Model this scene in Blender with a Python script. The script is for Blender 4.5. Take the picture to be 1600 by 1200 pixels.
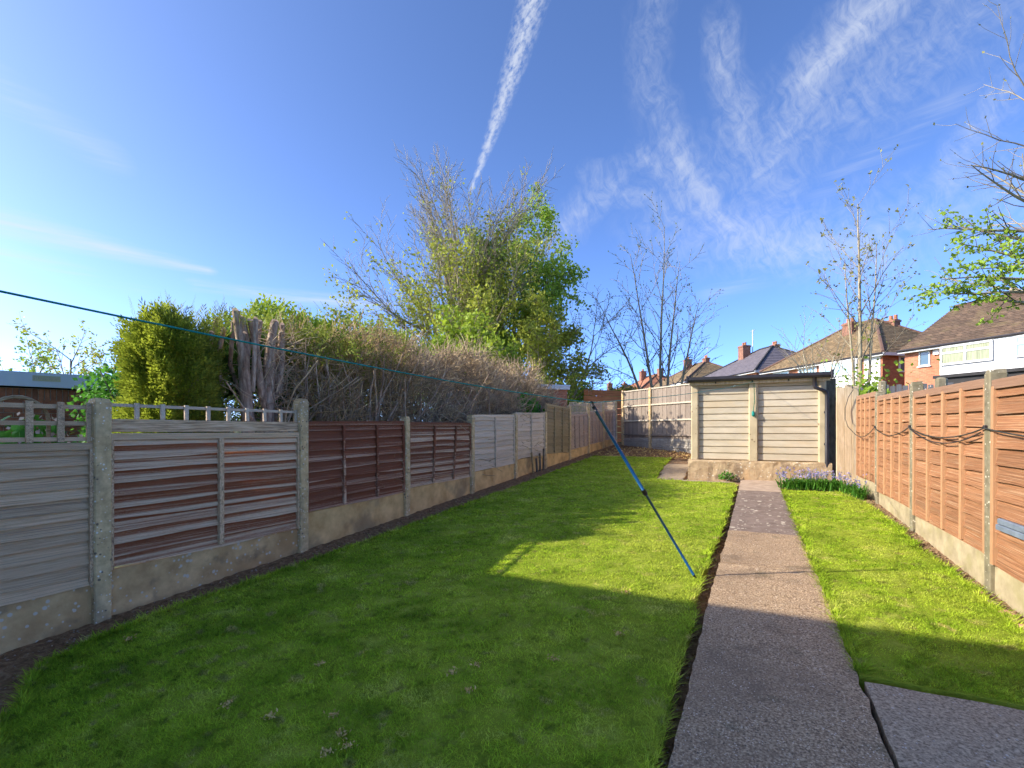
import bpy, math, random
import numpy as np
from mathutils import Vector, Matrix
R = math.radians
for o in list(bpy.data.objects): bpy.data.objects.remove(o)
scene = bpy.context.scene
C = scene.collection

# ------------------------------------------------------------------ camera
YAW = R(25.65)
cd = bpy.data.cameras.new('camera'); cam = bpy.data.objects.new('camera', cd); C.objects.link(cam)
cam.location = (0, 0, 1.62); cam.rotation_euler = (R(90), 0, YAW)
cd.sensor_width = 36; cd.lens = 36*760/1600; cd.shift_y = 72/1600
cd.clip_start = .05; cd.clip_end = 4000
scene.camera = cam

# ------------------------------------------------------------------ light
SUN_EL = R(28); SUN_H = Vector((.86, .51)).normalized()      # horizontal travel of the light
SKY_STRENGTH = .15; SUN_STRENGTH = 2.0; EXPOSURE = 2.0
world = bpy.data.worlds.new('World'); scene.world = world; world.use_nodes = True
sd = bpy.data.lights.new('sun', 'SUN'); sun = bpy.data.objects.new('sun', sd); C.objects.link(sun)
sd.energy = SUN_STRENGTH; sd.angle = R(.5); sd.color = (1, .92, .80)
trav = Vector((SUN_H.x*math.cos(SUN_EL), SUN_H.y*math.cos(SUN_EL), -math.sin(SUN_EL)))
sun.rotation_euler = trav.to_track_quat('-Z', 'Y').to_euler()
vs = scene.view_settings
vs.view_transform = 'Standard'; vs.look = 'None'; vs.gamma = 1; vs.use_curve_mapping = False; vs.exposure = EXPOSURE

CLOUD = (1.35, 1.45, 1.65)
scene.cycles.use_adaptive_sampling = True; scene.cycles.adaptive_threshold = .02; scene.cycles.use_light_tree = False
scene.cycles.max_bounces = 5; scene.cycles.diffuse_bounces = 3; scene.cycles.glossy_bounces = 2; scene.cycles.transmission_bounces = 3
world.cycles.sampling_method = 'MANUAL'; world.cycles.sample_map_resolution = 256
class NT:
    """small helper to wire shader nodes"""
    def __init__(s, tree): s.t = tree; s.n = tree.nodes; s.l = tree.links
    def node(s, typ, **kw):
        n = s.n.new(typ)
        for k, v in kw.items(): setattr(n, k, v)
        return n
    def put(s, sock, v):
        if v is None: return
        if isinstance(v, bpy.types.NodeSocket): s.l.new(v, sock)
        else: sock.default_value = v
    def m(s, op, a, b=None, c=None, clamp=False):
        n = s.node('ShaderNodeMath', operation=op, use_clamp=clamp)
        s.put(n.inputs[0], a); s.put(n.inputs[1], b)
        if c is not None: s.put(n.inputs[2], c)
        return n.outputs[0]
    def comb(s, x, y, z):
        n = s.node('ShaderNodeCombineXYZ')
        for i, v in enumerate((x, y, z)): s.put(n.inputs[i], v)
        return n.outputs[0]
    def noise(s, vec, scale, detail=5, rough=.55, dist=0):
        n = s.node('ShaderNodeTexNoise'); s.put(n.inputs['Vector'], vec)
        n.inputs['Scale'].default_value = scale; n.inputs['Detail'].default_value = detail
        n.inputs['Roughness'].default_value = rough; n.inputs['Distortion'].default_value = dist
        return n.outputs[0]
    def ramp(s, fac, stops):
        n = s.node('ShaderNodeValToRGB'); e = n.color_ramp.elements
        while len(e) < len(stops): e.new(.5)
        for i, (p, c) in enumerate(stops):
            e[i].position = p; e[i].color = (*c, 1) if len(c) == 3 else c
        s.put(n.inputs[0], fac); return n.outputs[0]
    def mix(s, fac, a, b, mode='MIX'):
        n = s.node('ShaderNodeMix', data_type='RGBA', blend_type=mode)
        s.put(n.inputs[0], fac)
        s.put(n.inputs[6], a if isinstance(a, bpy.types.NodeSocket) else (*a, 1))
        s.put(n.inputs[7], b if isinstance(b, bpy.types.NodeSocket) else (*b, 1))
        return n.outputs[2]
    def smooth(s, x, lo, hi):
        n = s.node('ShaderNodeMapRange', interpolation_type='SMOOTHSTEP')
        s.put(n.inputs[0], x); n.inputs[1].default_value = lo; n.inputs[2].default_value = hi
        return n.outputs[0]

def build_sky():
    k = NT(world.node_tree); k.n.clear()
    out = k.node('ShaderNodeOutputWorld'); bg = k.node('ShaderNodeBackground')
    sky = k.node('ShaderNodeTexSky', sky_type='NISHITA'); sky.sun_disc = False
    sky.sun_elevation = SUN_EL; sky.sun_rotation = math.atan2(-SUN_H.x, -SUN_H.y)
    sky.altitude = 100; sky.air_density = .30; sky.dust_density = .8; sky.ozone_density = 6.0
    tc = k.node('ShaderNodeTexCoord')
    sp = k.node('ShaderNodeSeparateXYZ'); k.put(sp.inputs[0], tc.outputs['Generated'])
    x, y, z = sp.outputs
    az = k.m('MULTIPLY', k.m('ADD', k.m('ARCTAN2', x, y), YAW), 180/math.pi)     # degrees, clockwise
    el = k.m('MULTIPLY', k.m('ARCSINE', z), 180/math.pi)
    p0 = k.comb(az, el, 0)
    def warp(vec, sc, amt):
        n = k.node('ShaderNodeTexNoise'); k.put(n.inputs['Vector'], vec); n.inputs['Scale'].default_value = sc; n.inputs['Detail'].default_value = 2
        v = k.node('ShaderNodeVectorMath', operation='SUBTRACT'); k.put(v.inputs[0], n.outputs['Color']); v.inputs[1].default_value = (.5, .5, .5)
        w = k.node('ShaderNodeVectorMath', operation='SCALE'); k.put(w.inputs[0], v.outputs[0]); w.inputs['Scale'].default_value = amt
        a = k.node('ShaderNodeVectorMath', operation='ADD'); k.put(a.inputs[0], vec); k.put(a.inputs[1], w.outputs[0])
        return a.outputs[0]
    pw = warp(p0, .28, 3.2)
    s2 = k.node('ShaderNodeSeparateXYZ'); k.put(s2.inputs[0], pw); wx, wy, _ = s2.outputs
    # banks of cirrus and one contrail: (az, el) ends in degrees, half widths at the ends, strength
    groups = {
     'steep': [((16.5,44),(15.6,35), 3.4,3.0,.34), ((15.6,35),(18.5,28.5), 2.8,2.6,.4), ((18.5,28.5),(24.5,19.5), 2.4,2.6,.8), ((15,29),(19.5,24), 1.5,2.0,.6),
       ((24,20.5),(35,17), 4.2,4.6,.75), ((23.3,36),(25.6,28.5), 2.4,2.8,.62), ((25,29),(28,24.5), 2.6,3.4,.55), ((27.2,25.5),(33,32.5), 2.6,3.8,.62), ((32,32),(41,38.5), 3.2,4.6,1.0),
       ((5.0,22.0),(12,26.6), 3.0,2.2,.55), ((10,26.8),(19,22), 1.8,2.6,.5), ((40,17.5),(45,26), 1.8,2.4,.55), ((34,17),(52,20), 4.0,5.0,.4), ((27,27),(44,33), 6.5,7.5,.42), ((19,21),(37,18), 5.0,6.0,.42)],
     'flat': [((-54,17.0),(-32,15.6), 2.0,.6,.95), ((-54,15.0),(-37,12.8), 1.6,.8,.7), ((-54,8.0),(-28,9.0), 2.4,1.6,.5), ((-33,14.0),(-14,14.0), .8,1.1,.95),
       ((33.0,23.0),(42,26.5), 1.9,1.6,.36), ((22,14.4),(33,17.2), 1.2,1.8,.36), ((31,31.5),(54,31.5), .9,1.4,.34), ((-50,27),(-40,23.5), 2.0,1.6,.3)],
     'trail': [((-4.8,26.2),(2.9,42.5), .3,2.1,.9), ((2.9,42.5),(9,54), 1.9,2.6,.9)]}
    def mask(g, X, Y):
        tot = None
        for (ax, ay), (bx, by), w0, w1, st in g:
            L = math.hypot(bx-ax, by-ay); ux, uy = (bx-ax)/L, (by-ay)/L
            dx = k.m('SUBTRACT', X, ax); dy = k.m('SUBTRACT', Y, ay)
            al = k.m('MULTIPLY_ADD', dx, ux, k.m('MULTIPLY', dy, uy)); q = k.m('SUBTRACT', k.m('MULTIPLY', dy, ux), k.m('MULTIPLY', dx, uy))
            t = k.m('DIVIDE', al, L, clamp=True); ex = k.m('MULTIPLY', k.m('SUBTRACT', al, k.m('MULTIPLY', t, L)), .6)
            d = k.m('SQRT', k.m('MULTIPLY_ADD', q, q, k.m('MULTIPLY', ex, ex)))
            f = k.m('SUBTRACT', 1, k.m('DIVIDE', d, k.m('MULTIPLY_ADD', t, w1-w0, w0)), clamp=True)
            f = k.m('MULTIPLY', f, st)
            tot = f if tot is None else k.m('MAXIMUM', tot, f)
        return tot
    def fibre(X, Y, a, sa, sq, det=5):
        c, s_ = math.cos(R(a)), math.sin(R(a))
        u = k.m('MULTIPLY_ADD', X, c, k.m('MULTIPLY', Y, s_)); v = k.m('SUBTRACT', k.m('MULTIPLY', Y, c), k.m('MULTIPLY', X, s_))
        return k.noise(k.comb(k.m('MULTIPLY', u, sa), k.m('MULTIPLY', v, sq), a), 1, det, .66)
    n1 = fibre(wx, wy, -62, .32, 1.5, 5); n2 = fibre(wx, wy, 35, .8, 1.0, 5); n3 = fibre(az, el, 1.5, .06, .9, 4); n4 = fibre(az, el, 40, 1.3, 2.2, 5)
    nA = k.m('MULTIPLY_ADD', n1, .5, k.m('MULTIPLY', n2, .5))
    def veiled(m_, nz, lo, hi, gain):
        return k.m('MULTIPLY', k.m('MULTIPLY', k.m('POWER', m_, .8), k.smooth(k.m('MULTIPLY_ADD', m_, .16, nz), lo, hi)), gain)
    A_ = veiled(mask(groups['steep'], wx, wy), nA, .36, .80, .66); B_ = veiled(mask(groups['flat'], az, el), n3, .36, .84, .72); C_ = veiled(mask(groups['trail'], az, el), n4, .38, .74, .8)
    tot = k.m('MAXIMUM', A_, k.m('MAXIMUM', B_, C_))
    col = k.mix(tot, sky.outputs[0], CLOUD)
    k.put(bg.inputs[0], col); bg.inputs[1].default_value = SKY_STRENGTH
    k.l.new(bg.outputs[0], out.inputs[0])
build_sky()

# ------------------------------------------------------------------ helpers
SLOPE = .057
def gz(y):                                   # height of the rising ground
    if y < 0: return 0.0
    return SLOPE*y if y < 40 else SLOPE*40 + (1-math.exp(-(y-40)/15))*SLOPE*15
def S(X, Y):                                 # survey frame (right, forward of the standpoint) -> garden frame
    c, s = math.cos(YAW), math.sin(YAW)
    return (c*X - s*Y, s*X + c*Y)
def lin(r, g, b):
    f = lambda v: (v/255/12.92) if v/255 <= .04045 else ((v/255+.055)/1.055)**2.4
    return (f(r), f(g), f(b))

def mesh_np(name, v, f, smooth=False):
    v = np.asarray(v, np.float32); f = np.asarray(f, np.int32)
    me = bpy.data.meshes.new(name); k = f.shape[1]
    me.vertices.add(len(v)); me.vertices.foreach_set('co', v.ravel())
    me.loops.add(f.size); me.loops.foreach_set('vertex_index', f.ravel())
    me.polygons.add(len(f)); me.polygons.foreach_set('loop_start', np.arange(0, f.size, k, dtype=np.int32))
    if smooth: me.polygons.foreach_set('use_smooth', np.ones(len(f), bool))
    me.update(calc_edges=True); return me

class MB:
    """collects shapes, builds ONE mesh"""
    def __init__(s): s.v = []; s.f = []
    def add(s, vs_, fs):
        o = len(s.v); s.v += [tuple(p) for p in vs_]; s.f += [tuple(i+o for i in q) for q in fs]; return s
    def box(s, x0, x1, y0, y1, z0, z1, M=None):
        p = [(x, y, z) for z in (z0, z1) for y in (y0, y1) for x in (x0, x1)]
        if M is not None: p = [M @ Vector(q) for q in p]
        return s.add(p, [(0,2,3,1), (4,5,7,6), (0,1,5,4), (2,6,7,3), (0,4,6,2), (1,3,7,5)])
    def cbox(s, x0, x1, y0, y1, z0, z1, c=.01):          # box with chamfered vertical edges and top
        def ring(z, i): return [(x0+c+i, y0+i, z), (x1-c-i, y0+i, z), (x1-i, y0+c+i, z), (x1-i, y1-c-i, z), (x1-c-i, y1-i, z), (x0+c+i, y1-i, z), (x0+i, y1-c-i, z), (x0+i, y0+c+i, z)]
        v = ring(z0, 0) + ring(z1-c, 0) + ring(z1, c)
        f = [tuple(range(7, -1, -1)), tuple(range(16, 24))]
        for k in range(2):
            for i in range(8): f.append((k*8+i, k*8+(i+1) % 8, k*8+8+(i+1) % 8, k*8+8+i))
        return s.add(v, f)
    def tube(s, pts, r, n=6, cap=True):
        pts = [Vector(p) for p in pts]; m = len(pts); rr = r if hasattr(r, '__len__') else [r]*m
        o = []
        for i, p in enumerate(pts):
            d = (pts[min(i+1, m-1)] - pts[max(i-1, 0)]).normalized()
            a = d.cross(Vector((0, 0, 1)) if abs(d.z) < .9 else Vector((1, 0, 0))).normalized(); b = d.cross(a)
            o += [p + (a*math.cos(2*math.pi*k/n) + b*math.sin(2*math.pi*k/n))*rr[i] for k in range(n)]
        f = [(i*n+k, i*n+(k+1) % n, (i+1)*n+(k+1) % n, (i+1)*n+k) for i in range(m-1) for k in range(n)]
        if cap: f += [tuple(range(n)), tuple(range((m-1)*n+n-1, (m-1)*n-1, -1))]
        return s.add(o, f)
    def mesh(s, name, smooth=False):
        me = bpy.data.meshes.new(name); me.from_pydata(s.v, [], s.f); me.update()
        if smooth: me.polygons.foreach_set('use_smooth', [True]*len(me.polygons))
        return me
    def build(s, name, mat, parent=None, smooth=False): return obj(name, s.mesh(name, smooth), mat, parent)

def obj(name, me, mat=None, parent=None, loc=None, rot=None, scale=None):
    o = bpy.data.objects.new(name, me); C.objects.link(o)
    if mat is not None and not me.materials: me.materials.append(mat)
    if parent: o.parent = parent
    if loc: o.location = loc
    if rot: o.rotation_euler = rot
    if scale: o.scale = scale
    return o
def tag(o, label, cat, group=None):
    o['label'] = label; o['category'] = cat
    if group: o['group'] = group
    return o
def thing(name, label, cat, loc=(0,0,0), rz=0, group=None):
    o = bpy.data.objects.new(name, None); C.objects.link(o); o.location = loc; o.rotation_euler = (0, 0, rz); o.empty_display_size = .1
    return tag(o, label, cat, group)
def struct(name, me, mat): o = obj(name, me, mat); o['kind'] = 'structure'; return o

# ------------------------------------------------------------------ materials
def mat(name, stops, scale=6, stretch=(1,1,1), detail=6, rough=.85, bump=0., bscale=None, rand=0., island=0., spots=None, transl=0., spec=.3, coord='Object', big=None, metal=0., streak=None, bdist=.01, brick=None):
    mt = bpy.data.materials.new(name); mt.use_nodes = True; k = NT(mt.node_tree)
    bs = k.n['Principled BSDF']; out = k.n['Material Output']
    tc = k.node('ShaderNodeTexCoord'); oi = k.node('ShaderNodeObjectInfo')
    mp = k.node('ShaderNodeMapping'); k.put(mp.inputs[0], tc.outputs[coord]); mp.inputs['Scale'].default_value = stretch
    off = k.node('ShaderNodeVectorMath', operation='MULTIPLY_ADD')
    k.put(off.inputs[0], k.comb(oi.outputs['Random'], oi.outputs['Random'], oi.outputs['Random'])); off.inputs[1].default_value = (37, 53, 71); k.put(off.inputs[2], mp.outputs[0])
    vec = off.outputs[0]
    nz = k.noise(vec, scale, detail, .62)
    col = k.ramp(nz, stops)
    if brick:                                   # fine masonry too far off to pick apart
        bt = k.node('ShaderNodeTexBrick'); sp = k.node('ShaderNodeSeparateXYZ'); k.put(sp.inputs[0], tc.outputs['Object'])
        k.put(bt.inputs['Vector'], k.comb(k.m('ADD', sp.outputs[0], sp.outputs[1]), sp.outputs[2], 0))
        bt.inputs['Scale'].default_value = 1; bt.inputs['Brick Width'].default_value = brick[0]; bt.inputs['Row Height'].default_value = brick[1]; bt.inputs['Mortar Size'].default_value = brick[2]
        bt.inputs['Color1'].default_value = (.75, .75, .75, 1); bt.inputs['Color2'].default_value = (1.2, 1.15, 1.1, 1); bt.inputs['Mortar'].default_value = (*brick[3], 1)
        col = k.mix(1.0, col, bt.outputs[0], 'MULTIPLY')
    if big:                                     # large patches: (scale, colour, amount)
        for bsc, bc, amt, lo, hi in big:
            col = k.mix(k.m('MULTIPLY', k.smooth(k.noise(vec, bsc, 4), lo, hi), amt), col, bc)
    if streak:                                  # worn band: (colour, lo, hi, noise scale) over the height of each board
        g = k.node('ShaderNodeSeparateXYZ'); k.put(g.inputs[0], tc.outputs['Generated'])
        sm = k.node('ShaderNodeMapping'); k.put(sm.inputs[0], vec); sm.inputs['Scale'].default_value = (.6, 1, 5)
        n2 = k.noise(sm.outputs[0], streak[3], 7, .68)
        v = k.m('ADD', k.m('MULTIPLY_ADD', g.outputs[2], -.62, .80), k.m('MULTIPLY', k.m('SUBTRACT', n2, .5), 2.9))
        v = k.m('ADD', v, k.m('MULTIPLY', k.m('SUBTRACT', k.noise(vec, .45, 3), .5), 1.5))
        v = k.m('ADD', v, k.m('MULTIPLY', k.m('SUBTRACT', oi.outputs['Random'], .5), .35))
        wn = k.ramp(k.noise(vec, scale*2, 6), [(.3, tuple(c*.55 for c in streak[0])), (.7, streak[0])])
        col = k.mix(k.smooth(v, streak[1], streak[2]), col, wn)
    if spots:                                   # lichen or chips: (scale, threshold, colour)
        for ssc, thr, sc_ in spots:
            vo = k.node('ShaderNodeTexVoronoi'); k.put(vo.inputs['Vector'], vec); vo.inputs['Scale'].default_value = ssc
            nn = k.m('MULTIPLY_ADD', k.noise(vec, ssc*.35, 3), .9, -.45)
            col = k.mix(k.m('MULTIPLY', k.smooth(k.m('ADD', vo.outputs['Distance'], nn), thr+.05, thr-.03), .85), col, sc_)
    if rand:
        v = k.m('MULTIPLY_ADD', oi.outputs['Random'], 2*rand, 1-rand); col = k.mix(1.0, col, k.comb(v, v, v), 'MULTIPLY')
    if island:
        ge = k.node('ShaderNodeNewGeometry'); v = k.m('MULTIPLY_ADD', ge.outputs['Random Per Island'], 2*island, 1-island)
        col = k.mix(1.0, col, k.comb(v, v, k.m('POWER', v, .8)), 'MULTIPLY')
    k.put(bs.inputs['Base Color'], col); bs.inputs['Roughness'].default_value = rough; bs.inputs['Specular IOR Level'].default_value = spec; bs.inputs['Metallic'].default_value = metal
    if bump:
        b = k.node('ShaderNodeBump'); b.inputs['Strength'].default_value = bump; b.inputs['Distance'].default_value = bdist
        k.put(b.inputs['Height'], k.noise(vec, bscale or scale*3, 6, .65)); k.put(bs.inputs['Normal'], b.outputs[0])
    if transl:
        tr = k.node('ShaderNodeBsdfTranslucent'); k.put(tr.inputs[0], col); ms = k.node('ShaderNodeMixShader'); ms.inputs[0].default_value = transl
        k.l.new(bs.outputs[0], ms.inputs[1]); k.l.new(tr.outputs[0], ms.inputs[2]); k.l.new(ms.outputs[0], out.inputs[0])
    return mt
M = {}
M['post'] = mat('concrete_post', [(.3, lin(174,144,100)), (.7, lin(228,198,146))], 14, bump=.7, bscale=60, spots=[(34, .16, lin(236,230,214)), (22, .10, lin(96,88,76))], bdist=.006, big=[(2.5, lin(132,120,98), .5, .52, .72)])
M['post_warm'] = mat('concrete_post_warm', [(.3, lin(104,96,76)), (.7, lin(146,136,110))], 12, bump=.5, bscale=60, spots=[(30, .16, lin(215,205,180))], bdist=.005, big=[(2, lin(120,112,80), .5, .5, .7)])
M['gravel'] = mat('gravel_board', [(.3, lin(170,134,88)), (.65, lin(224,186,132))], 5, bump=.5, bscale=70, spots=[(20, .2, lin(200,190,170))], bdist=.006, big=[(1.6, lin(178,140,92), .8, .42, .62), (3.5, lin(95,86,74), .6, .55, .7)])
M['gravel_clean'] = mat('gravel_board_clean', [(.3, lin(190,148,92)), (.65, lin(232,194,132))], 4, bump=.4, bscale=60, bdist=.005, big=[(1.6, lin(120,104,82), .6, .5, .66)])
M['gravel_right'] = mat('gravel_board_sunny', [(.3, lin(146,132,102)), (.65, lin(184,168,134))], 6, bump=.4, bscale=50, bdist=.005, big=[(2.5, lin(150,140,95), .7, .5, .66)])
grey = [(.28, lin(124,94,66)), (.5, lin(206,172,132)), (.72, lin(240,212,174))]
M['wood_grey'] = mat('weathered_grey_timber', grey, 5, (1.0, 4, 14), rough=.9, bump=.6, bscale=12, rand=.14, bdist=.006, big=[(1.0, lin(96,84,76), .55, .55, .72)])
M['wood_peel'] = mat('peeling_brown_timber', [(.3, lin(122,64,36)), (.7, lin(156,94,58))], 5, (1,4,10), rough=.8, bump=.6, bscale=14, rand=.10, streak=(lin(240,208,168), .54, .74, 3.4), bdist=.006)
M['wood_brown'] = mat('brown_painted_timber', [(.3, lin(104,54,32)), (.7, lin(134,78,50))], 4, (1,4,10), rough=.75, bump=.5, bscale=14, rand=.08, streak=(lin(228,190,156), .72, .94, 2.4), bdist=.005)
M['wood_worn'] = mat('worn_brown_timber', [(.3, lin(108,58,36)), (.7, lin(144,92,62))], 4, (1,4,10), rough=.8, bump=.6, bscale=14, rand=.12, streak=(lin(234,202,164), .50, .80, 2.6), bdist=.006)
M['wood_pale'] = mat('bleached_timber', [(.25, lin(146,124,100)), (.5, lin(210,188,160)), (.75, lin(238,222,196))], 5, (1,4,12), rough=.9, bump=.6, bscale=12, rand=.10, bdist=.006, big=[(1.3, lin(110,98,88), .5, .55, .7)])
M['wood_mossy'] = mat('brown_weathered_timber', [(.25, lin(104,90,64)), (.5, lin(150,130,94)), (.75, lin(184,164,124))], 5, (1,4,12), rough=.9, bump=.6, bscale=12, rand=.14, bdist=.006)
M['wood_violet'] = mat('greyed_brown_timber', [(.25, lin(134,110,92)), (.5, lin(178,152,130)), (.75, lin(208,184,160))], 5, (1,4,12), rough=.9, bump=.6, bscale=12, rand=.1, bdist=.006)
M['wood_orange'] = mat('orange_stained_timber', [(.3, lin(104,68,44)), (.5, lin(152,104,70)), (.7, lin(184,138,100))], 4, (1,4,9), rough=.8, bump=.6, bscale=9, rand=.16, bdist=.008, big=[(3.2, lin(192,164,130), .75, .56, .70), (1.4, lin(130,98,70), .6, .5, .66)], spots=[(5, .07, lin(84,52,34))])
M['rail_orange'] = mat('orange_stained_batten', [(.3, lin(158,112,76)), (.7, lin(194,152,112))], 5, (3,3,1), rough=.75, bump=.4, rand=.08)
M['rail_top'] = mat('faded_top_rail', [(.3, lin(120,88,66)), (.7, lin(172,136,110))], 5, (1,3,6), rough=.85, bump=.4, rand=.08)
M['wood_close'] = mat('feather_edge_timber', [(.25, lin(104,92,84)), (.5, lin(142,128,114)), (.75, lin(170,156,140))], 4, (8,4,1), rough=.9, bump=.5, rand=.16)
M['rail_close'] = mat('pale_rail_timber', [(.3, lin(168,156,136)), (.7, lin(206,194,172))], 5, (1,4,8), bump=.4)
M['board_pale'] = mat('pale_upright_board', [(.25, lin(182,158,122)), (.55, lin(212,190,154)), (.8, lin(228,210,178))], 4, (6,4,.8), rough=.8, bump=.4, rand=.06, big=[(1.5, lin(190,160,118), .4, .5, .7)])
M['rock'] = mat('rock_faced_concrete', [(.3, lin(138,130,118)), (.7, lin(186,178,164))], 7, bump=.8, bscale=25, bdist=.02, rand=.1)
M['garage'] = mat('cream_concrete_board', [(.3, lin(178,164,138)), (.7, lin(200,187,162))], 3, (1,1,3), rough=.8, bump=.25, bscale=60, rand=.05, bdist=.004, big=[(1.2, lin(196,174,136), .6, .5, .7), (.5, lin(178,162,132), .5, .55, .7)])
M['pillar'] = mat('cream_concrete_pillar', [(.3, lin(168,151,118)), (.7, lin(194,177,143))], 4, bump=.3, bscale=50, bdist=.004, spots=[(9, .06, lin(120,100,76))])
M['plinth'] = mat('rough_plinth_concrete', [(.3, lin(150,124,92)), (.65, lin(188,164,128))], 5, bump=.9, bscale=22, bdist=.02, big=[(2.2, lin(186,146,98), .5, .54, .72), (4, lin(120,100,78), .7, .56, .7)], spots=[(14, .14, lin(205,195,170))])
M['path'] = mat('worn_path_concrete', [(.34, lin(104,84,62)), (.5, lin(166,138,106)), (.66, lin(218,190,150))], 80, detail=10, rough=.95, bump=1.0, bscale=48, bdist=.008, big=[(.9, lin(140,116,90), .55, .5, .7), (2.4, lin(112,94,74), .5, .55, .7), (5, lin(92,84,58), .45, .60, .72)], spots=[(70, .13, lin(232,214,188)), (55, .11, lin(84,72,62))])
M['path_smooth'] = mat('smooth_path_concrete', [(.3, lin(112,95,83)), (.7, lin(142,124,110))], 8, rough=.95, bump=.4, bscale=40, bdist=.004, spots=[(9, .14, lin(206,192,168)), (17, .11, lin(196,184,162))])
M['path_end'] = mat('pale_path_concrete', [(.3, lin(158,136,114)), (.7, lin(190,166,142))], 7, rough=.95, bump=.5, bscale=40, bdist=.004)
M['slab'] = mat('grey_paving', [(.36, lin(120,102,80)), (.64, lin(200,176,144))], 70, detail=9, rough=.95, bump=.7, bscale=40, bdist=.006, spots=[(40, .1, lin(200,190,175))])
M['soil'] = mat('dark_soil', [(.25, lin(92,66,40)), (.5, lin(142,106,70)), (.75, lin(188,150,108))], 22, detail=10, rough=1, bump=1, bscale=30, bdist=.03, spots=[(38, .10, lin(170,158,145))])
M['soil_dry'] = mat('dry_soil', [(.25, lin(112,86,60)), (.5, lin(150,120,88)), (.75, lin(182,152,118))], 20, detail=10, rough=1, bump=1, bscale=30, bdist=.03, spots=[(26, .13, lin(205,182,155))])
M['stone'] = mat('border_stone', [(.3, lin(120,96,78)), (.7, lin(190,165,140))], 8, bump=.5, rand=.3, island=.35)
M['rubble'] = mat('rubble', [(.3, lin(176,120,92)), (.7, lin(212,170,140))], 8, bump=.5, rand=.2)
M['field'] = mat('rough_ground', [(.3, lin(62,78,30)), (.7, lin(104,112,48))], .8, detail=10, rough=1)
M['lawn'] = mat('lawn_turf', [(.25, lin(112,126,36)), (.5, lin(146,160,48)), (.75, lin(176,180,78))], 5, detail=10, rough=1, bump=.8, bscale=60, bdist=.02, spec=.1)
def blade_mat(name):
    mt = mat(name, [(.32, lin(130,158,40)), (.45, lin(168,196,54)), (.56, lin(196,216,68)), (.70, lin(226,224,120))], 2.2, detail=9, rough=.75, island=.42, transl=.45, spec=.15, big=[(3.2, lin(126,154,42), .42, .5, .66), (.7, lin(212,206,96), .45, .5, .7), (7.0, lin(226,204,132), .75, .58, .68), (14.0, lin(92,116,30), .65, .54, .66)])
    return mt
M['blade'] = blade_mat('grass_blades')
M['straw'] = mat('dry_straw', [(.3, lin(186,150,86)), (.7, lin(228,196,126))], 9, island=.2)
M['pole'] = mat('blue_tube', [(.3, lin(14,70,110)), (.7, lin(26,96,140))], 4, rough=.3, spec=.6, metal=.3)
M['black'] = mat('black_plastic', [(.3, lin(34,31,33)), (.7, lin(50,46,48))], 6, rough=.45, spec=.4)
M['green_rope'] = mat('green_rope', [(.3, lin(10,110,100)), (.7, lin(30,150,134))], 40, rough=.6)
M['rope_dark'] = mat('green_cord', [(.3, lin(40,92,66)), (.7, lin(60,120,90))], 40, rough=.7)
M['cable'] = mat('black_cable', [(.3, lin(42,42,38)), (.7, lin(66,66,58))], 10, rough=.5)
M['greyplastic'] = mat('grey_plastic', [(.3, lin(100,110,122)), (.7, lin(124,134,146))], 10, rough=.5)
M['white'] = mat('white_paint', [(.3, lin(206,204,198)), (.7, lin(222,221,216))], 3, rough=.5)
M['fascia'] = mat('white_fascia', [(.3, lin(196,202,206)), (.7, lin(214,218,222))], 2, rough=.5)
M['vent'] = mat('vent_plastic', [(.3, lin(190,182,140)), (.7, lin(205,198,160))], 5, rough=.6)
M['brick_real'] = mat('brick_faces', [(.3, lin(128,78,56)), (.7, lin(172,112,82))], 9, rand=.22, bump=.5, bscale=40, bdist=.005)
M['mortar'] = mat('mortar', [(.3, lin(150,136,118)), (.7, lin(176,162,144))], 14, bump=.4)
M['brick'] = mat('red_brickwork', [(.3, lin(168,104,76)), (.7, lin(194,128,96))], 3, brick=(.225, .075, .012, (1.15,1.2,1.2)), bump=.3)
M['brick_brown'] = mat('brown_brickwork', [(.3, lin(146,92,66)), (.7, lin(176,116,84))], 3, brick=(.225, .075, .012, (1.1,1.15,1.2)), bump=.3)
M['tile_brown'] = mat('brown_tiles', [(.25, lin(84,68,56)), (.5, lin(108,90,74)), (.75, lin(132,112,94))], 5, (1,1,1), detail=8, bump=.5, big=[(1.2, lin(128,112,78), .5, .5, .7)], brick=(.28, .17, .012, (.6,.6,.6)))
M['tile_olive'] = mat('lichened_tiles', [(.25, lin(104,86,62)), (.5, lin(132,112,82)), (.75, lin(158,138,106))], 5, detail=8, bump=.5, brick=(.28, .17, .012, (.6,.6,.6)))
M['tile_grey'] = mat('grey_tiles', [(.3, lin(94,88,92)), (.7, lin(118,110,112))], 2, detail=4, rough=.7)
M['tile_red'] = mat('orange_tiles', [(.3, lin(150,98,70)), (.7, lin(186,130,96))], 4, detail=8, brick=(.28, .17, .012, (.7,.7,.7)))
M['ridge'] = mat('ridge_tiles', [(.3, lin(86,66,56)), (.7, lin(120,92,76))], 5)
M['chimney'] = mat('chimney_brick', [(.3, lin(120,84,66)), (.7, lin(150,108,86))], 4, brick=(.225, .075, .012, (1.1,1.15,1.2)))
M['glass'] = mat('window_glass', [(.3, lin(60,84,92)), (.7, lin(84,110,118))], .6, rough=.08, spec=.8)
M['glass_lit'] = mat('bright_window_glass', [(.3, lin(150,186,192)), (.7, lin(190,216,218))], .6, rough=.1, spec=.8)
M['curtain'] = mat('net_curtain', [(.35, lin(120,124,96)), (.65, lin(176,180,150))], 7, (6,1,.15), rough=.9)
M['dark'] = mat('dark_recess', [(.3, lin(44,42,42)), (.7, lin(60,58,56))], 3)
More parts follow.
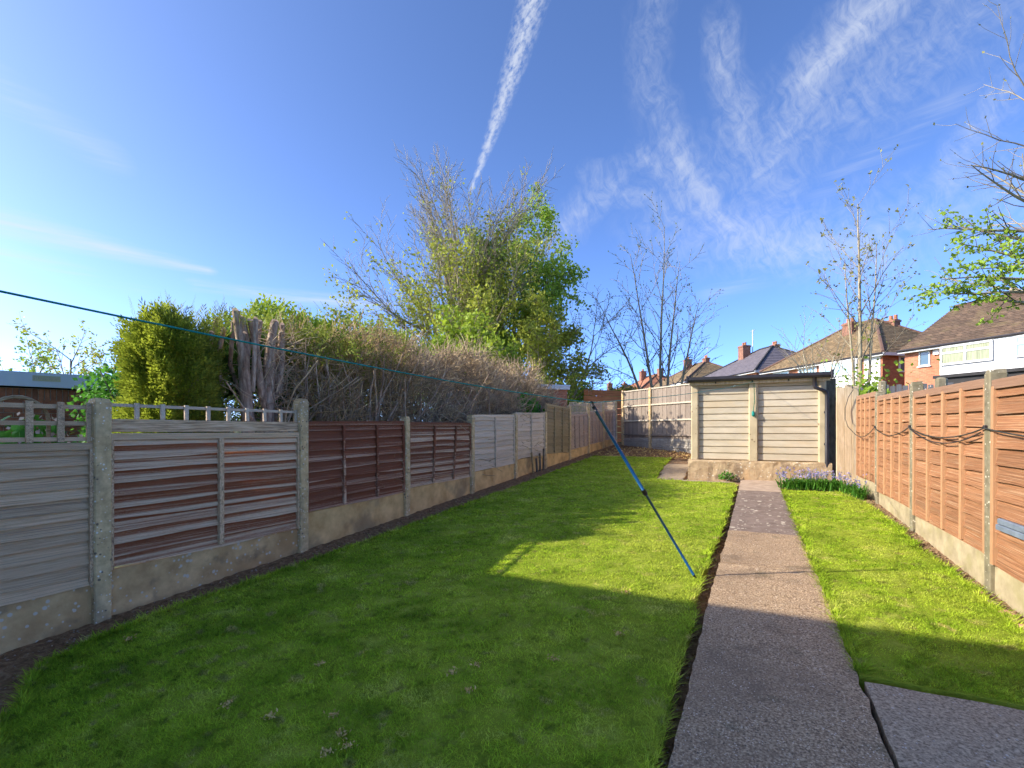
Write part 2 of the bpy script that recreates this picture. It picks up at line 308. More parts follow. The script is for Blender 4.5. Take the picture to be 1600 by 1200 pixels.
M['darkfence'] = mat('slate_grey_boards', [(.3, lin(84,84,86)), (.7, lin(112,110,110))], 4, rand=.15)
M['orangewall'] = mat('orange_fence', [(.3, lin(176,98,54)), (.7, lin(214,134,80))], 6, bump=.6, rand=.1)
M['metal'] = mat('galvanised_metal', [(.3, lin(170,172,174)), (.7, lin(205,206,208))], 5, rough=.4, metal=.5)
M['bark'] = mat('grey_bark', [(.3, lin(116,106,84)), (.7, lin(176,164,134))], 8, (3,3,1), bump=.5)
M['bark_pale'] = mat('pale_bark', [(.3, lin(124,112,88)), (.7, lin(180,166,136))], 8, (3,3,1), bump=.4)
M['bark_dark'] = mat('dark_bark', [(.3, lin(84,76,66)), (.7, lin(128,118,102))], 8, (3,3,1), bump=.4)
M['bark_red'] = mat('conifer_bark', [(.3, lin(116,92,74)), (.5, lin(164,138,114)), (.7, lin(206,184,158))], 9, (3,3,.8), bump=.8)
M['twig'] = mat('grey_twigs', [(.3, lin(118,108,88)), (.7, lin(166,154,128))], 4, island=.25)
M['twig_dark'] = mat('dark_twigs', [(.3, lin(120,110,92)), (.7, lin(164,152,128))], 4, island=.25)
M['dead'] = mat('dead_twigs', [(.3, lin(140,116,86)), (.7, lin(208,184,150))], 2.5, island=.42)
M['dead_dark'] = mat('dead_brown_twigs', [(.3, lin(146,120,84)), (.7, lin(200,170,126))], 2.5, island=.42)
def leaf(name, a, b, isl=.3, tr=.4, sc=1.5): return mat(name, [(.3, lin(*a)), (.7, lin(*b))], sc, island=isl, transl=tr, rough=.6, spec=.25)
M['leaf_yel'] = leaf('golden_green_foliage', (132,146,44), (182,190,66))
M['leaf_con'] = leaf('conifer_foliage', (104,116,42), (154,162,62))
M['leaf_lime'] = leaf('lime_leaves', (124,148,40), (168,184,60))
M['leaf_olive'] = leaf('young_olive_leaves', (136,144,50), (184,188,76), tr=.5)
M['leaf_green'] = leaf('green_leaves', (116,146,46), (170,194,72), tr=.5)
M['leaf_lilac'] = leaf('lilac_leaves', (70,130,40), (120,176,66))
M['leaf_bud'] = leaf('brown_buds', (112,112,54), (158,156,84))
M['leaf_dark'] = leaf('dark_leaves', (58,88,36), (96,126,54))
M['leaf_plant'] = leaf('bluebell_leaves', (64,124,36), (118,172,60))
M['purple'] = leaf('purple_flowers', (110,66,130), (170,120,180))
M['bluebell'] = leaf('bluebell_flowers', (146,138,196), (190,180,222))
M['pinkish'] = leaf('pale_blossom', (206,170,150), (232,214,190))

# ------------------------------------------------------------------ vegetation tools
def tubes_np(lines, n=3):
    """lines: list of (pts(k,3), radii(k)) -> vertices, quads"""
    V = []; F = []; o = 0
    ang = np.arange(n)*2*math.pi/n; ca, sa = np.cos(ang), np.sin(ang)
    for P, r in lines:
        P = np.asarray(P, float); r = np.asarray(r, float); m = len(P)
        D = np.empty_like(P); D[:-1] = P[1:]-P[:-1]; D[-1] = D[-2]
        D /= (np.linalg.norm(D, axis=1, keepdims=True)+1e-9)
        up = np.array([0, 0, 1.]) if abs(D[0, 2]) < .85 else np.array([1., 0, 0])
        A = np.cross(D, up); A /= (np.linalg.norm(A, axis=1, keepdims=True)+1e-9); B = np.cross(D, A)
        ring = P[:, None, :] + r[:, None, None]*(A[:, None, :]*ca[None, :, None] + B[:, None, :]*sa[None, :, None])
        V.append(ring.reshape(-1, 3))
        i = np.arange(m-1)[:, None]*n; j = np.arange(n)[None, :]; j2 = (j+1) % n
        F.append(np.stack([i+j, i+j2, i+n+j2, i+n+j], -1).reshape(-1, 4)+o); o += m*n
    return np.concatenate(V), np.concatenate(F)
def quads_np(c, a, b):
    """leaf lozenges: centre c, half long axis a, half short axis b"""
    n = len(c); V = np.stack([c-a, c+b-a*.1, c+a, c-b-a*.1], 1).reshape(-1, 3)
    return V, np.arange(4*n).reshape(n, 4)
def rnd_dirs(rg, n, up=0.):
    d = rg.normal(size=(n, 3)); d[:, 2] += up; d /= np.linalg.norm(d, axis=1, keepdims=True); return d
def leaves_np(rg, c, size, up=.2, flat=0., aspect=.45):
    n = len(c); a = rnd_dirs(rg, n, up); t = rnd_dirs(rg, n); t[:, 2] *= (1-flat); b = np.cross(a, t); b /= (np.linalg.norm(b, axis=1, keepdims=True)+1e-9)
    s = size*rg.uniform(.6, 1.3, (n, 1)); return quads_np(c, a*s*.5, b*s*.5*aspect)
def link_np(name, vf, mt, parent=None, origin=None):
    v, f = vf
    if origin is not None: v = v - np.asarray(origin)
    o = obj(name, mesh_np(name, v, f), mt, parent)
    if name not in ('trunk', 'trunks', 'stems'): o['kind'] = 'stuff'
    return o

RMIN = [.010]
def grow(rg, base, d, L, r, spec, lvl=0, out=None):
    """recursive branching; spec[lvl] = dict(n, ang, ratio, start, wig, up, seg)"""
    if out is None: out = [[] for _ in spec]
    s = spec[lvl]; k = s.get('seg', 5); P = [np.array(base, float)]; d = np.array(d, float); d /= np.linalg.norm(d); ds = [d]
    for i in range(k):
        d = d + rg.normal(size=3)*s.get('wig', .12); d[2] += s.get('up', .05); d /= np.linalg.norm(d)
        P.append(P[-1]+d*L/k); ds.append(d)
    tip = s.get('tip', .3); rad = r*(1-(1-tip)*np.linspace(0, 1, k+1)); P = np.array(P)
    out[lvl].append((P, rad))
    if lvl+1 < len(spec):
        n = s['n']; n = int(rg.integers(n[0], n[1]+1)) if isinstance(n, tuple) else n
        az0 = rg.uniform(0, 6.28)
        for i in range(n):
            f = s['start']+(1-s['start'])*((i+rg.uniform(0, 1))/n); x = f*k; j = min(int(x), k-1); q = P[j]+(P[j+1]-P[j])*(x-j); dd = ds[j+1]
            az = az0+i*2.4+rg.normal()*.3
            u = np.cross(dd, [0, 0, 1.] if abs(dd[2]) < .9 else [1., 0, 0]); u /= np.linalg.norm(u); w = np.cross(dd, u)
            ang = R(rg.uniform(*s['ang'])); nd = dd*math.cos(ang)+(u*math.cos(az)+w*math.sin(az))*math.sin(ang)
            grow(rg, q, nd, L*rg.uniform(*s['ratio'])*(1-s.get('fall', .35)*f), max(rad[j]*s.get('rr', .6), RMIN[0]), spec, lvl+1, out)
    return out
def tips(lines, fr=(.4, 1.), k=1, rg=None):
    o = []
    for P, r in lines:
        for _ in range(k):
            x = rg.uniform(*fr)*(len(P)-1); j = min(int(x), len(P)-2); o.append(P[j]+(P[j+1]-P[j])*(x-j))
    return np.array(o)
def plant_tree(name, label, base, out, bark, twig, leaf_sets, thick=2, group=None, cat='tree'):
    t = thing(name, label, cat, base, 0, group)
    link_np('trunk', tubes_np(sum(out[:thick], []), 6), bark, t, base)
    link_np('crown', tubes_np(sum(out[thick:], []), 3), twig, t, base)
    for nm, vf, mt in leaf_sets: link_np(nm, vf, mt, t, base)
    return t
# ================================================================== the setting
rg = np.random.default_rng(7)
def sheet(name, mt, x0, x1, ys, dz, nx=12, amp=.0, skirt=0., seed=1, z_extra=None):
    """strip of ground between x0(y) and x1(y), following the rise"""
    r = np.random.default_rng(seed); V = []; F = []; n = len(ys)
    for y in ys:
        a, b = x0(y), x1(y)
        for i in range(nx+1):
            t = i/nx; e = min(1, 6*t*(1-t)+.0)
            V.append((a+(b-a)*t, y, gz(y)+dz+r.uniform(-amp, amp)*(.4+.6*e)))
    for j in range(n-1):
        for i in range(nx):
            k = j*(nx+1)+i; F.append((k, k+1, k+nx+2, k+nx+1))
    if skirt:
        ring = [i for i in range(nx+1)] + [j*(nx+1)+nx for j in range(1, n)] + [(n-1)*(nx+1)+i for i in range(nx-1, -1, -1)] + [j*(nx+1) for j in range(n-2, 0, -1)]
        o = len(V)
        for i in ring: x, y, z = V[i]; V.append((x, y, z-skirt))
        m = len(ring)
        for i in range(m): F.append((ring[i], o+i, o+(i+1) % m, ring[(i+1) % m]))
    me = bpy.data.meshes.new(name); me.from_pydata(V, [], F); me.update()
    me.polygons.foreach_set('use_smooth', [True]*len(F)) if not skirt else None
    return struct(name, me, mt)
def interp(tab):
    xs = [a for a, _ in tab]; ys = [b for _, b in tab]
    return lambda y: float(np.interp(y, xs, ys))

# ground to the horizon
ys = [-1500, -400, -100, -20, 0] + list(np.arange(4, 41, 4)) + [45, 50, 60, 75, 100, 150, 300, 700, 1800]
sheet('ground', M['field'], lambda y: -1800, lambda y: 1800, ys, -.10, 40)

lwob = np.random.default_rng(3)
wy = np.arange(0, 16, .18); wl = lwob.normal(size=len(wy))*.018; wr = lwob.normal(size=len(wy))*.012
xL0 = interp([(.55,-2.2), (.8,-2.75), (1.1,-3.4), (1.3,-3.9), (1.55,-4.32), (2.2,-4.40), (3.6,-4.36), (5.6,-4.28), (7.6,-4.27), (10.5,-4.24), (14.6,-4.28)])
xR0 = interp([(.5,-.36), (3.5,-.375), (4.8,-.36), (7.7,-.235), (10.0,-.175), (10.25,-.2), (10.36,-1.2), (10.5,-1.72), (12.9,-1.86), (14.6,-1.9)])
lawn_l = lambda y: xL0(y)+(.16 if y > 1.2 else 0)+float(np.interp(y, wy, wl)); lawn_r = lambda y: xR0(y)+float(np.interp(y, wy, wr))
lys = list(np.arange(.55, 14.5, .12))
sheet('lawn', M['lawn'], lawn_l, lawn_r, lys, .015, 30, .006, .09, 4)
rL = lambda y: .585+float(np.interp(y, wy, wr))*.5; rR0 = interp([(3.3,1.66), (4.3,1.64), (5.2,1.69), (6.2,1.64), (7.6,1.68), (9.0,1.58), (9.75,1.40)])
lawn_rr = lambda y: rR0(y)+float(np.interp(y, wy, wl))*1.2
rys = list(np.arange(3.38, 9.8, .12))
sheet('lawn', M['lawn'], rL, lawn_rr, rys, .02, 12, .006, .09, 5)

# soil borders
sheet('soil_border', M['soil'], lambda y: -4.72, lambda y: -4.05 if y > 1.7 else -2.0, list(np.arange(-.4, 16.5, .06)), -.004, 14, .012, 0, 6)
sheet('soil_border', M['soil_dry'], lambda y: 1.35, lambda y: 1.95, list(np.arange(2.6, 11.5, .06)), -.015, 12, .011, 0, 7)
sheet('soil_bed', M['soil'], lambda y: -4.7, lambda y: -.9, list(np.arange(14.25, 19.6, .12)), -.012, 40, .02, 0, 8)
sheet('soil_bed', M['soil_dry'], lambda y: -2.2, lambda y: -.9, list(np.arange(10.2, 14.5, .1)), -.03, 14, .012, 0, 18)
sheet('soil_trench', M['soil'], lambda y: -.55, lambda y: .0, list(np.arange(.3, 10.7, .1)), -.07, 6, .01, 0, 9)
sheet('soil_strip', M['soil_dry'], lambda y: -1.75, lambda y: 1.6, list(np.arange(10.15, 11.0, .08)), -.03, 40, .012, 0, 10)

# concrete path, cast in sections
path_l = interp([(1.2,-.30), (2.3,-.30), (3,-.285), (4.4,-.262), (6.5,-.185), (10.2,-.095), (10.9,-.09)])
def path_section(name, mt, y0, y1, xa, xb, dz, seed, parent=None, th=.1):
    r = np.random.default_rng(seed); n = max(3, int((y1-y0)/.07)); V = []; F = []; nx = 8
    for j in range(n+1):
        y = y0+(y1-y0)*j/n; a = xa(y)+r.normal()*.004; b = xb(y)+r.normal()*.006
        for i in range(nx+1): V.append((a+(b-a)*i/nx, y, gz(y)+dz+(r.normal()*.0015 if 0 < i < nx else -.004)))
    for j in range(n):
        for i in range(nx): k = j*(nx+1)+i; F.append((k, k+1, k+nx+2, k+nx+1))
    ring = [i for i in range(nx+1)] + [j*(nx+1)+nx for j in range(1, n+1)] + [n*(nx+1)+i for i in range(nx-1, -1, -1)] + [j*(nx+1) for j in range(n-1, 0, -1)]
    o = len(V)
    for i in ring: x, y, z = V[i]; V.append((x, y, z-th))
    m = len(ring)
    for i in range(m): F.append((ring[i], o+i, o+(i+1) % m, ring[(i+1) % m]))
    me = bpy.data.meshes.new(name); me.from_pydata(V, [], F); me.update()
    return obj(name, me, mt, parent)
path = bpy.data.objects.new('path', None); C.objects.link(path); path['kind'] = 'structure'
pr = lambda y: .575
path_section('concrete_section', M['path'], 1.2, 5.175, path_l, pr, .03, 1, path)
path_section('concrete_section', M['path'], 5.19, 6.5, path_l, pr, .03, 3, path)
path_section('concrete_section', M['path_smooth'], 6.503, 9.45, path_l, pr, .026, 4, path)
path_section('concrete_section', M['path_end'], 9.456, 10.75, path_l, lambda y: .56, .022, 5, path)
pav = bpy.data.objects.new('paving', None); C.objects.link(pav); pav['kind'] = 'structure'
for i, (a, b, y0, y1) in enumerate([(.60,1.30,2.62,3.32), (1.315,2.02,2.60,3.30), (.60,1.30,1.90,2.605), (1.315,2.02,1.88,2.585), (2.035,2.8,1.9,3.28), (.60,1.30,1.2,1.885), (1.315,2.02,1.2,1.865)]):
    path_section('paving_slab', M['slab'], y0, y1, lambda y, a=a: a, lambda y, b=b: b, .022, 20+i, pav)
for i, (a, b, y0, y1) in enumerate([(-1.66,-1.16,10.36,11.25), (-1.74,-1.20,11.28,12.1), (-1.80,-1.2,12.14,12.95)]):
    path_section('paving_slab', M['slab'], y0, y1, lambda y, a=a: a, lambda y, b=b: b, .02, 30+i, pav)
path_section('concrete_edging', M['slab'], 10.27, 10.345, lambda y: -1.15, lambda y: -.22, .03, 40, pav)

# mown grass: real blades
def blades(N, region, seed, name):
    r = np.random.default_rng(seed)
    xa, xb, y0, y1 = region
    P = []
    tot = 0
    while tot < N:
        n = 200000
        # denser close to the standpoint
        u = r.uniform(0, 1, n); e = -.45
        y = (y0**(e)+(y1**(e)-y0**(e))*u)**(1/e)
        ya = np.linspace(y0, y1, 400); la = np.interp(y, ya, [xa(q) for q in ya]); lb = np.interp(y, ya, [xb(q) for q in ya])
        x = la-.022+(lb-la+.04)*r.uniform(0, 1, n)
        keep = r.uniform(0, 1, n) < (lb-la)/4.2
        # only what can be seen from around the standpoint
        fx = math.cos(YAW)*x+math.sin(YAW)*y; fy = -math.sin(YAW)*x+math.cos(YAW)*y
        keep &= (fy > 1.2) & (np.abs(fx) < 1.35*fy+.8)
        P.append(np.stack([x, y], 1)[keep]); tot += keep.sum()
    P = np.concatenate(P)[:N]; n = len(P)
    x, y = P[:, 0], P[:, 1]; z = SLOPE*y+.008
    d = np.hypot(x, y)
    tuft = .5+.5*np.sin(x*9.1+np.sin(y*7.3)*1.7)*np.sin(y*8.3+np.sin(x*6.1)*1.9)
    hgt = (.011+.015*r.uniform(0, 1, n)**1.6+.006*tuft)
    ya = np.linspace(y0, y1, 400); ed = np.minimum(x-np.interp(y, ya, [xa(q) for q in ya]), np.interp(y, ya, [xb(q) for q in ya])-x)
    hgt = hgt*np.where(ed < .05, r.uniform(1.0, 2.4, n), 1)
    w = .0024*np.maximum(1, d/2.6)*r.uniform(.7, 1.4, n)
    az = r.uniform(0, 2*math.pi, n); lean = r.uniform(.3, 2.4, n)
    dx, dy = np.cos(az), np.sin(az)
    b0 = np.stack([x-dy*w, y+dx*w, z], 1); b1 = np.stack([x+dy*w, y-dx*w, z], 1)
    tp = np.stack([x+dx*hgt*lean, y+dy*hgt*lean, z+hgt], 1)
    V = np.stack([b0, b1, tp], 1).reshape(-1, 3)
    o = obj(name, mesh_np(name, V, np.arange(3*n).reshape(n, 3)), M['blade']); o['kind'] = 'stuff'
    return o
g1 = blades(430000, (lawn_l, lawn_r, .9, 14.45), 11, 'grass'); g1['label'] = 'short mown green grass of the long lawn left of the path'; g1['category'] = 'grass'
g2 = blades(120000, (rL, lawn_rr, 3.4, 9.75), 12, 'grass'); g2['label'] = 'short mown green grass of the narrow lawn right of the path'; g2['category'] = 'grass'

# stones and clods lying on the borders (nobody could count them)
def pebbles(name, label, mt, n, fx, fy, size, seed, dz=0.):
    r = np.random.default_rng(seed); V = []; F = []
    oc = np.array([(1,0,0), (0,1,0), (-1,0,0), (0,-1,0), (0,0,.7), (0,0,-.7)]); of = np.array([(0,1,4), (1,2,4), (2,3,4), (3,0,4), (1,0,5), (2,1,5), (3,2,5), (0,3,5)])
    for i in range(n):
        y = fy(r); x = fx(r, y); s = size*r.uniform(.35, 1)**2*1.6; v = oc*r.uniform(.6, 1.3, (6, 3))*s; a = r.uniform(0, 6.28)
        v = v @ np.array([(math.cos(a), math.sin(a), 0), (-math.sin(a), math.cos(a), 0), (0, 0, 1)])
        V.append(v+(x, y, gz(y)-.015+s*.25+dz)); F.append(of+6*i)
    o = obj(name, mesh_np(name, np.concatenate(V), np.concatenate(F)), mt); o['kind'] = 'stuff'; o['label'] = label; o['category'] = 'gravel'
pebbles('soil_clods', 'crumbly dark soil and small stones along the foot of the left fence', M['soil'], 5200, lambda r, y: r.uniform(-4.56, -4.16), lambda r: .9+14.5*r.uniform()**1.5, .014, 1)
pebbles('pale_pebbles', 'pale pebbles scattered on the dark soil of the left border', M['stone'], 520, lambda r, y: r.uniform(-4.55, -4.2), lambda r: .9+13*r.uniform()**1.6, .010, 2, .006)
pebbles('soil_clods', 'dry crumbly soil and stones along the foot of the right fence', M['soil_dry'], 2600, lambda r, y: r.uniform(1.62, 1.80), lambda r: 3+8*r.uniform()**1.3, .014, 3)
pebbles('soil_clods', 'dark clods and leaf litter on the bare bed before the back fence', M['soil'], 2600, lambda r, y: r.uniform(-4.5, -1.0), lambda r: r.uniform(14.5, 18.5), .03, 4, .01)
pebbles('leaf_litter', 'dry pale litter and twigs on the bare bed before the back fence', M['straw'], 900, lambda r, y: r.uniform(-4.4, -1.0), lambda r: r.uniform(14.3, 17.5), .026, 14, .012)
pebbles('soil_clods', 'crumbs of soil fallen into the cut edge beside the path', M['soil'], 900, lambda r, y: r.uniform(-.40, -.24)+.02*max(0, y-5), lambda r: 1.5+8*r.uniform()**1.4, .012, 5, -.05)

# ================================================================== timber and concrete boundary
def slat_meshes(tag_, mt, n=6, wav=.10, seg=6, seed=0):
    """unit boards 1 long, 1 high, uneven lower edge, lower edge proud"""
    r = random.Random(seed); out = []
    for q in range(n):
        V = []; F = []
        ph = r.uniform(0, 6); a1 = r.uniform(.3, 1)*wav
        for i in range(seg+1):
            x = -.5+i/seg; zb = a1*math.sin(ph+x*r.uniform(4, 7))+r.uniform(-.35, .35)*wav
            bow = r.uniform(-.002, .002)
            V += [(x, -.042+bow, zb), (x, -.010+bow, 1), (x, -.003+bow, 1), (x, -.026+bow, zb)]
        for i in range(seg):
            for k in range(4): F.append((i*4+k, i*4+(k+1) % 4, i*4+4+(k+1) % 4, i*4+4+k))
        F += [(3, 2, 1, 0), (seg*4, seg*4+1, seg*4+2, seg*4+3)]
        me = bpy.data.meshes.new('slat'); me.from_pydata(V, [], [f[::-1] for f in F]); me.update(); me.materials.append(mt); out.append(me)
    return out
SL = {k: slat_meshes(k, M[k], seed=i, wav=w) for i, (k, w) in enumerate([('wood_grey', .09), ('wood_peel', .12), ('wood_brown', .07), ('wood_worn', .12), ('wood_pale', .12), ('wood_mossy', .12), ('wood_violet', .10), ('wood_orange', .06)])}
BOX = {}
def box_part(name, parent, mt, x0, x1, y0, y1, z0, z1, rot=(0,0,0)):
    """shared unit box scaled to size"""
    if mt.name not in BOX:
        BOX[mt.name] = MB().cbox(-.5, .5, -.5, .5, -.5, .5, .04).mesh('bar'); BOX[mt.name].materials.append(mt)
    return obj(name, BOX[mt.name], None, parent, ((x0+x1)/2, (y0+y1)/2, (z0+z1)/2), rot, (x1-x0, y1-y0, z1-z0))
prs = random.Random(5)
def lap_panel(label, loc, rz, L, H, rows, wood, battens, rail=None, tilt=0., rails=True, bw=.036, group='overlapping board fence panels', lean=(), tone=None, frame=.035):
    t = thing('fence_panel', label, 'fence panel', loc, rz, group)
    t.rotation_euler = (0, -tilt, rz)
    rm = M[rail or wood]; p = H/rows
    for i in range(rows):
        o = obj('slat', prs.choice(SL[wood]), None, t, (0, prs.uniform(-.002, .002), i*p-(.0 if i else 0)), (0, prs.uniform(-.004, .004), 0), (L*prs.choice((1, -1)) if False else L, 1, p*1.22 if i < rows-1 else p))
    if rails:
        box_part('rail', t, rm, -L/2, L/2, -.052, -.012, H-.05, H+.004)
        for s in (-1, 1): box_part('batten', t, rm, s*(L/2-frame/2)-frame/2, s*(L/2-frame/2)+frame/2, -.056, -.014, .0, H-.05)
    for i, b in enumerate(battens):
        a = lean[i] if i < len(lean) else 0
        box_part('batten', t, rm, (b-.5)*L-bw/2, (b-.5)*L+bw/2, -.062, -.020, .02, H-.05, (0, a, 0))
    return t

def post(label, x, y, z0, z1, mt, w=.10, d=.115, group=None, rz=0):
    t = thing('concrete_post', label, 'fence post', (x, y, z0), rz, group)
    h = z1-z0; mb = MB().cbox(-w/2, w/2, -d/2, d/2, -.25, h-.03, .008)
    mb.build('shaft', mt, t)
    c = MB(); a, b = w/2-.006, d/2-.006
    c.add([(-a,-b,h-.032), (a,-b,h-.032), (a,b,h-.032), (-a,b,h-.032), (-a*.9,-b*.86,h), (a*.88,-b*.9,h-.006), (a*.85,b*.9,h-.003), (-a*.9,b*.85,h-.008)], [(0,1,5,4), (1,2,6,5), (2,3,7,6), (3,0,4,7), (4,5,6,7)])
    c.build('weathered_top', mt, t)
    return t
def gravel_board(label, loc, rz, L, H, mt, tilt=0, group=None):
    t = MB(); r = random.Random(int(L*1000+loc[1]*77)); n = 10; V = []; F = []
    for i in range(n+1):
        x = -L/2+L*i/n
        V += [(x, -.025+r.uniform(-.0015, .0015), -.12), (x, -.025+r.uniform(-.0015, .0015), H-.006), (x, -.018, H+r.uniform(-.003, .001)), (x, .02, H-.002), (x, .02, -.12)]
    for i in range(n):
        for k in range(5): F.append((i*5+k, i*5+5+k, i*5+5+(k+1) % 5, i*5+(k+1) % 5))
    F += [(0,1,2,3,4), tuple(n*5+k for k in (4,3,2,1,0))]
    t.add(V, F); o = t.build('gravel_board', mt); o.location = loc; o.rotation_euler = (0, -tilt, rz)
    return tag(o, label, 'gravel board', group)

# ---- left boundary (x = -4.63), posts at these distances up the garden
FX = -4.63
PY = [.15, 2.06, 4.0, 5.9, 7.84, 9.74, 11.52, 13.42, 15.30, 17.1, 19.0]
PT = [1.86, 1.873, 1.982, 1.825, 1.906, 1.99, 2.09, 2.33, 2.50, 2.62, 2.75]      # heights of the tops
pl = ['first post at the left edge of the view', 'rough speckled concrete post nearest the camera in the left fence, right of the low trellis', 'tall speckled concrete post between the peeling brown panel and the dark brown panel',
      'concrete post between the two dark brown panels of the left fence', 'concrete post between the worn brown panel and the bleached panels', 'concrete post between the two bleached grey panels of the left fence', 'concrete post just before the tall skewed brown panel of the left fence',
      'concrete post just beyond the tall skewed brown panel of the left fence', 'thin far concrete post before the last trellis topped panels', 'second last concrete post of the left fence, by the bare bed', 'last concrete post of the left fence, in the far corner']
for i in range(1, 11): post(pl[i], FX+.012, PY[i], gz(PY[i])-.02, PT[i], M['post'], .115 if i < 3 else .10, .125, 'concrete posts of the left fence', R(90))
PW = [.055]*11
def bay(i): a, b = PY[i]+.045, PY[i+1]-.045; return (a+b)/2, b-a
LZ = [(.42, 1.52), (.50, 1.59), (.675, 1.735), (.75, 1.745), (.86, 1.93), (.98, 2.03), (1.0, 2.28), (1.08, 2.11), (1.18, 2.22), (1.28, 2.33)]   # panel bottom, top
lw = ['wood_grey', 'wood_peel', 'wood_brown', 'wood_worn', 'wood_pale', 'wood_pale', 'wood_mossy', 'wood_violet', 'wood_violet', 'wood_violet']
lrow = [13, 11, 9, 10, 10, 10, 14, 11, 11, 11]
lbat = [[], [.5], [.33, .67], [.36, .70], [.5], [.5], [.33, .67], [.25, .5, .75], [.25, .5, .75], [.25, .5, .75]]
lrail = ['wood_grey', 'wood_grey', 'wood_brown', 'wood_worn', 'wood_pale', 'wood_pale', 'wood_mossy', 'wood_violet', 'wood_violet', 'wood_violet']
llab = ['blue grey weathered board panel with trellis at the left edge', 'big panel of peeling brown and white boards under a wide grey top board', 'dark brown painted panel with two battens and pale board edges',
        'worn brown panel with two leaning battens and flaking paint', 'bleached whitish panel with one batten, nearer of the two pale ones', 'bleached whitish panel with one batten, behind the short timber stakes', 'tall skewed olive brown panel sticking up above its neighbours',
        'greyed panel with three battens and picket trellis, just past the tall skewed panel', 'greyed brown panel behind the top of the clothes prop', 'last greyed brown panel of the left fence before the corner']
ltilt = [0, 0, .018, .008, .03, .025, -.02, .04, .04, .04]
for i in range(10):
    yc, L = bay(i); z0, z1 = LZ[i]
    lap_panel(llab[i], (FX, yc, z0), R(90), L, z1-z0, lrow[i], lw[i], lbat[i], lrail[i], ltilt[i], bw=.045 if i < 2 else .036, lean=(R(3), R(6)) if i == 3 else (), rails=True)
    g0 = gz(yc)
    gravel_board(['stained concrete gravel board at the left edge', 'long stained concrete gravel board under the peeling panel', 'sandy concrete gravel board under the dark brown panel', 'sandy concrete gravel board under the worn brown panel', 'sandy concrete gravel board under the nearer bleached panel', 'concrete gravel board behind the short timber stakes', 'concrete gravel board under the tall skewed panel', 'concrete gravel board under the nearest picket trellis panel', 'concrete gravel board behind the middle of the blue prop', 'last concrete gravel board of the left fence'][i],
        (FX, yc, g0-.02), R(90), L+.06, z0-g0+.02-.004, M['gravel'] if i < 2 else M['gravel_clean'], ltilt[i], 'gravel boards of the left fence')

def bars(parent, name, mt, rects, y0, y1):
    for a, b, c, d in rects: box_part(name, parent, mt, a, b, y0, y1, c, d)
# trellis of the nearest bay
yc, L = bay(0); t = thing('trellis', 'square grey timber trellis on the panel at the left edge', 'trellis', (FX, yc, 1.53), R(90))
bars(t, 'upright', M['wood_grey'], [(x-.02, x+.02, 0, .30) for x in np.linspace(-L/2+.03, L/2-.02, 11)], -.022, -.004)
bars(t, 'bar', M['wood_grey'], [(-L/2, L/2, z, z+.032) for z in (.005, .125, .25)], -.003, .012)
arch = [(.0, 1.62+.17*math.cos(a), 1.69+.17*math.sin(a)) for a in np.linspace(0, math.pi, 12)]
o = MB().tube([(0, 1.79, 1.3)]+arch+[(0, 1.45, 1.3)], .014, 5).build('trellis_arch', M['wood_mossy']); o.location = (FX-.10, 0, 0); tag(o, 'small bent wooden arch behind the square trellis', 'arch')
# low trellis and wide board over the peeling panel
yc, L = bay(1)
b = MB().box(-L/2, L/2, -.03, -.004, 0, .105).build('top_board', M['wood_grey']); b.location = (FX, yc, 1.605); b.rotation_euler = (0, 0, R(90)); tag(b, 'wide grey weathered board lying along the top of the peeling panel', 'board')
t = thing('trellis', 'low open strip of trellis above the peeling brown panel', 'trellis', (FX, yc, 1.712), R(90))
bars(t, 'upright', M['wood_pale'], [(x-.017, x+.017, 0, .135) for x in np.linspace(-L/2+.02, L/2-.02, 10)], -.016, .002)
bars(t, 'bar', M['wood_pale'], [(-L/2, L/2, .100, .126)], .003, .016)
# picket trellis on the far bays
for i, lb in ((7, 'row of thin pickets on the nearest of the far greyed panels'), (8, 'row of thin pickets just left of the clothes prop top'), (9, 'row of thin pickets on the last panel before the corner')):
    yc, L = bay(i); t = thing('picket_trellis', lb, 'trellis', (FX, yc, LZ[i][1]+.004), R(90)); t.rotation_euler = (0, -.04, R(90))
    bars(t, 'picket', M['wood_pale'], [(x-.016, x+.016, 0, .34+.05*prs.random()) for x in np.linspace(-L/2+.05, L/2-.05, 15)], -.02, -.006)
    bars(t, 'bar', M['wood_violet'], [(-L/2, L/2, z, z+.03) for z in (.02, .26)], -.005, .01)
# short stakes leaning at the fence
for i, (y, h, lb) in enumerate([(10.55, .52, 'pale timber stake leaning on the gravel board, leftmost of four'), (10.78, .36, 'short dark stake, second of four at the gravel board'), (10.98, .46, 'dark stake, third of four at the gravel board'), (11.18, .56, 'tallest dark stake, rightmost of four at the gravel board')]):
    o = MB().cbox(-.025, .025, -.02, .02, 0, h, .008).build('timber_stake', M['wood_mossy'] if i == 0 else M['bark_dark']); o.location = (FX+.12, y, gz(y)-.02); o.rotation_euler = (R(2)*(i-1), R(-7), R(90)); tag(o, lb, 'stake', 'stakes at the left fence')

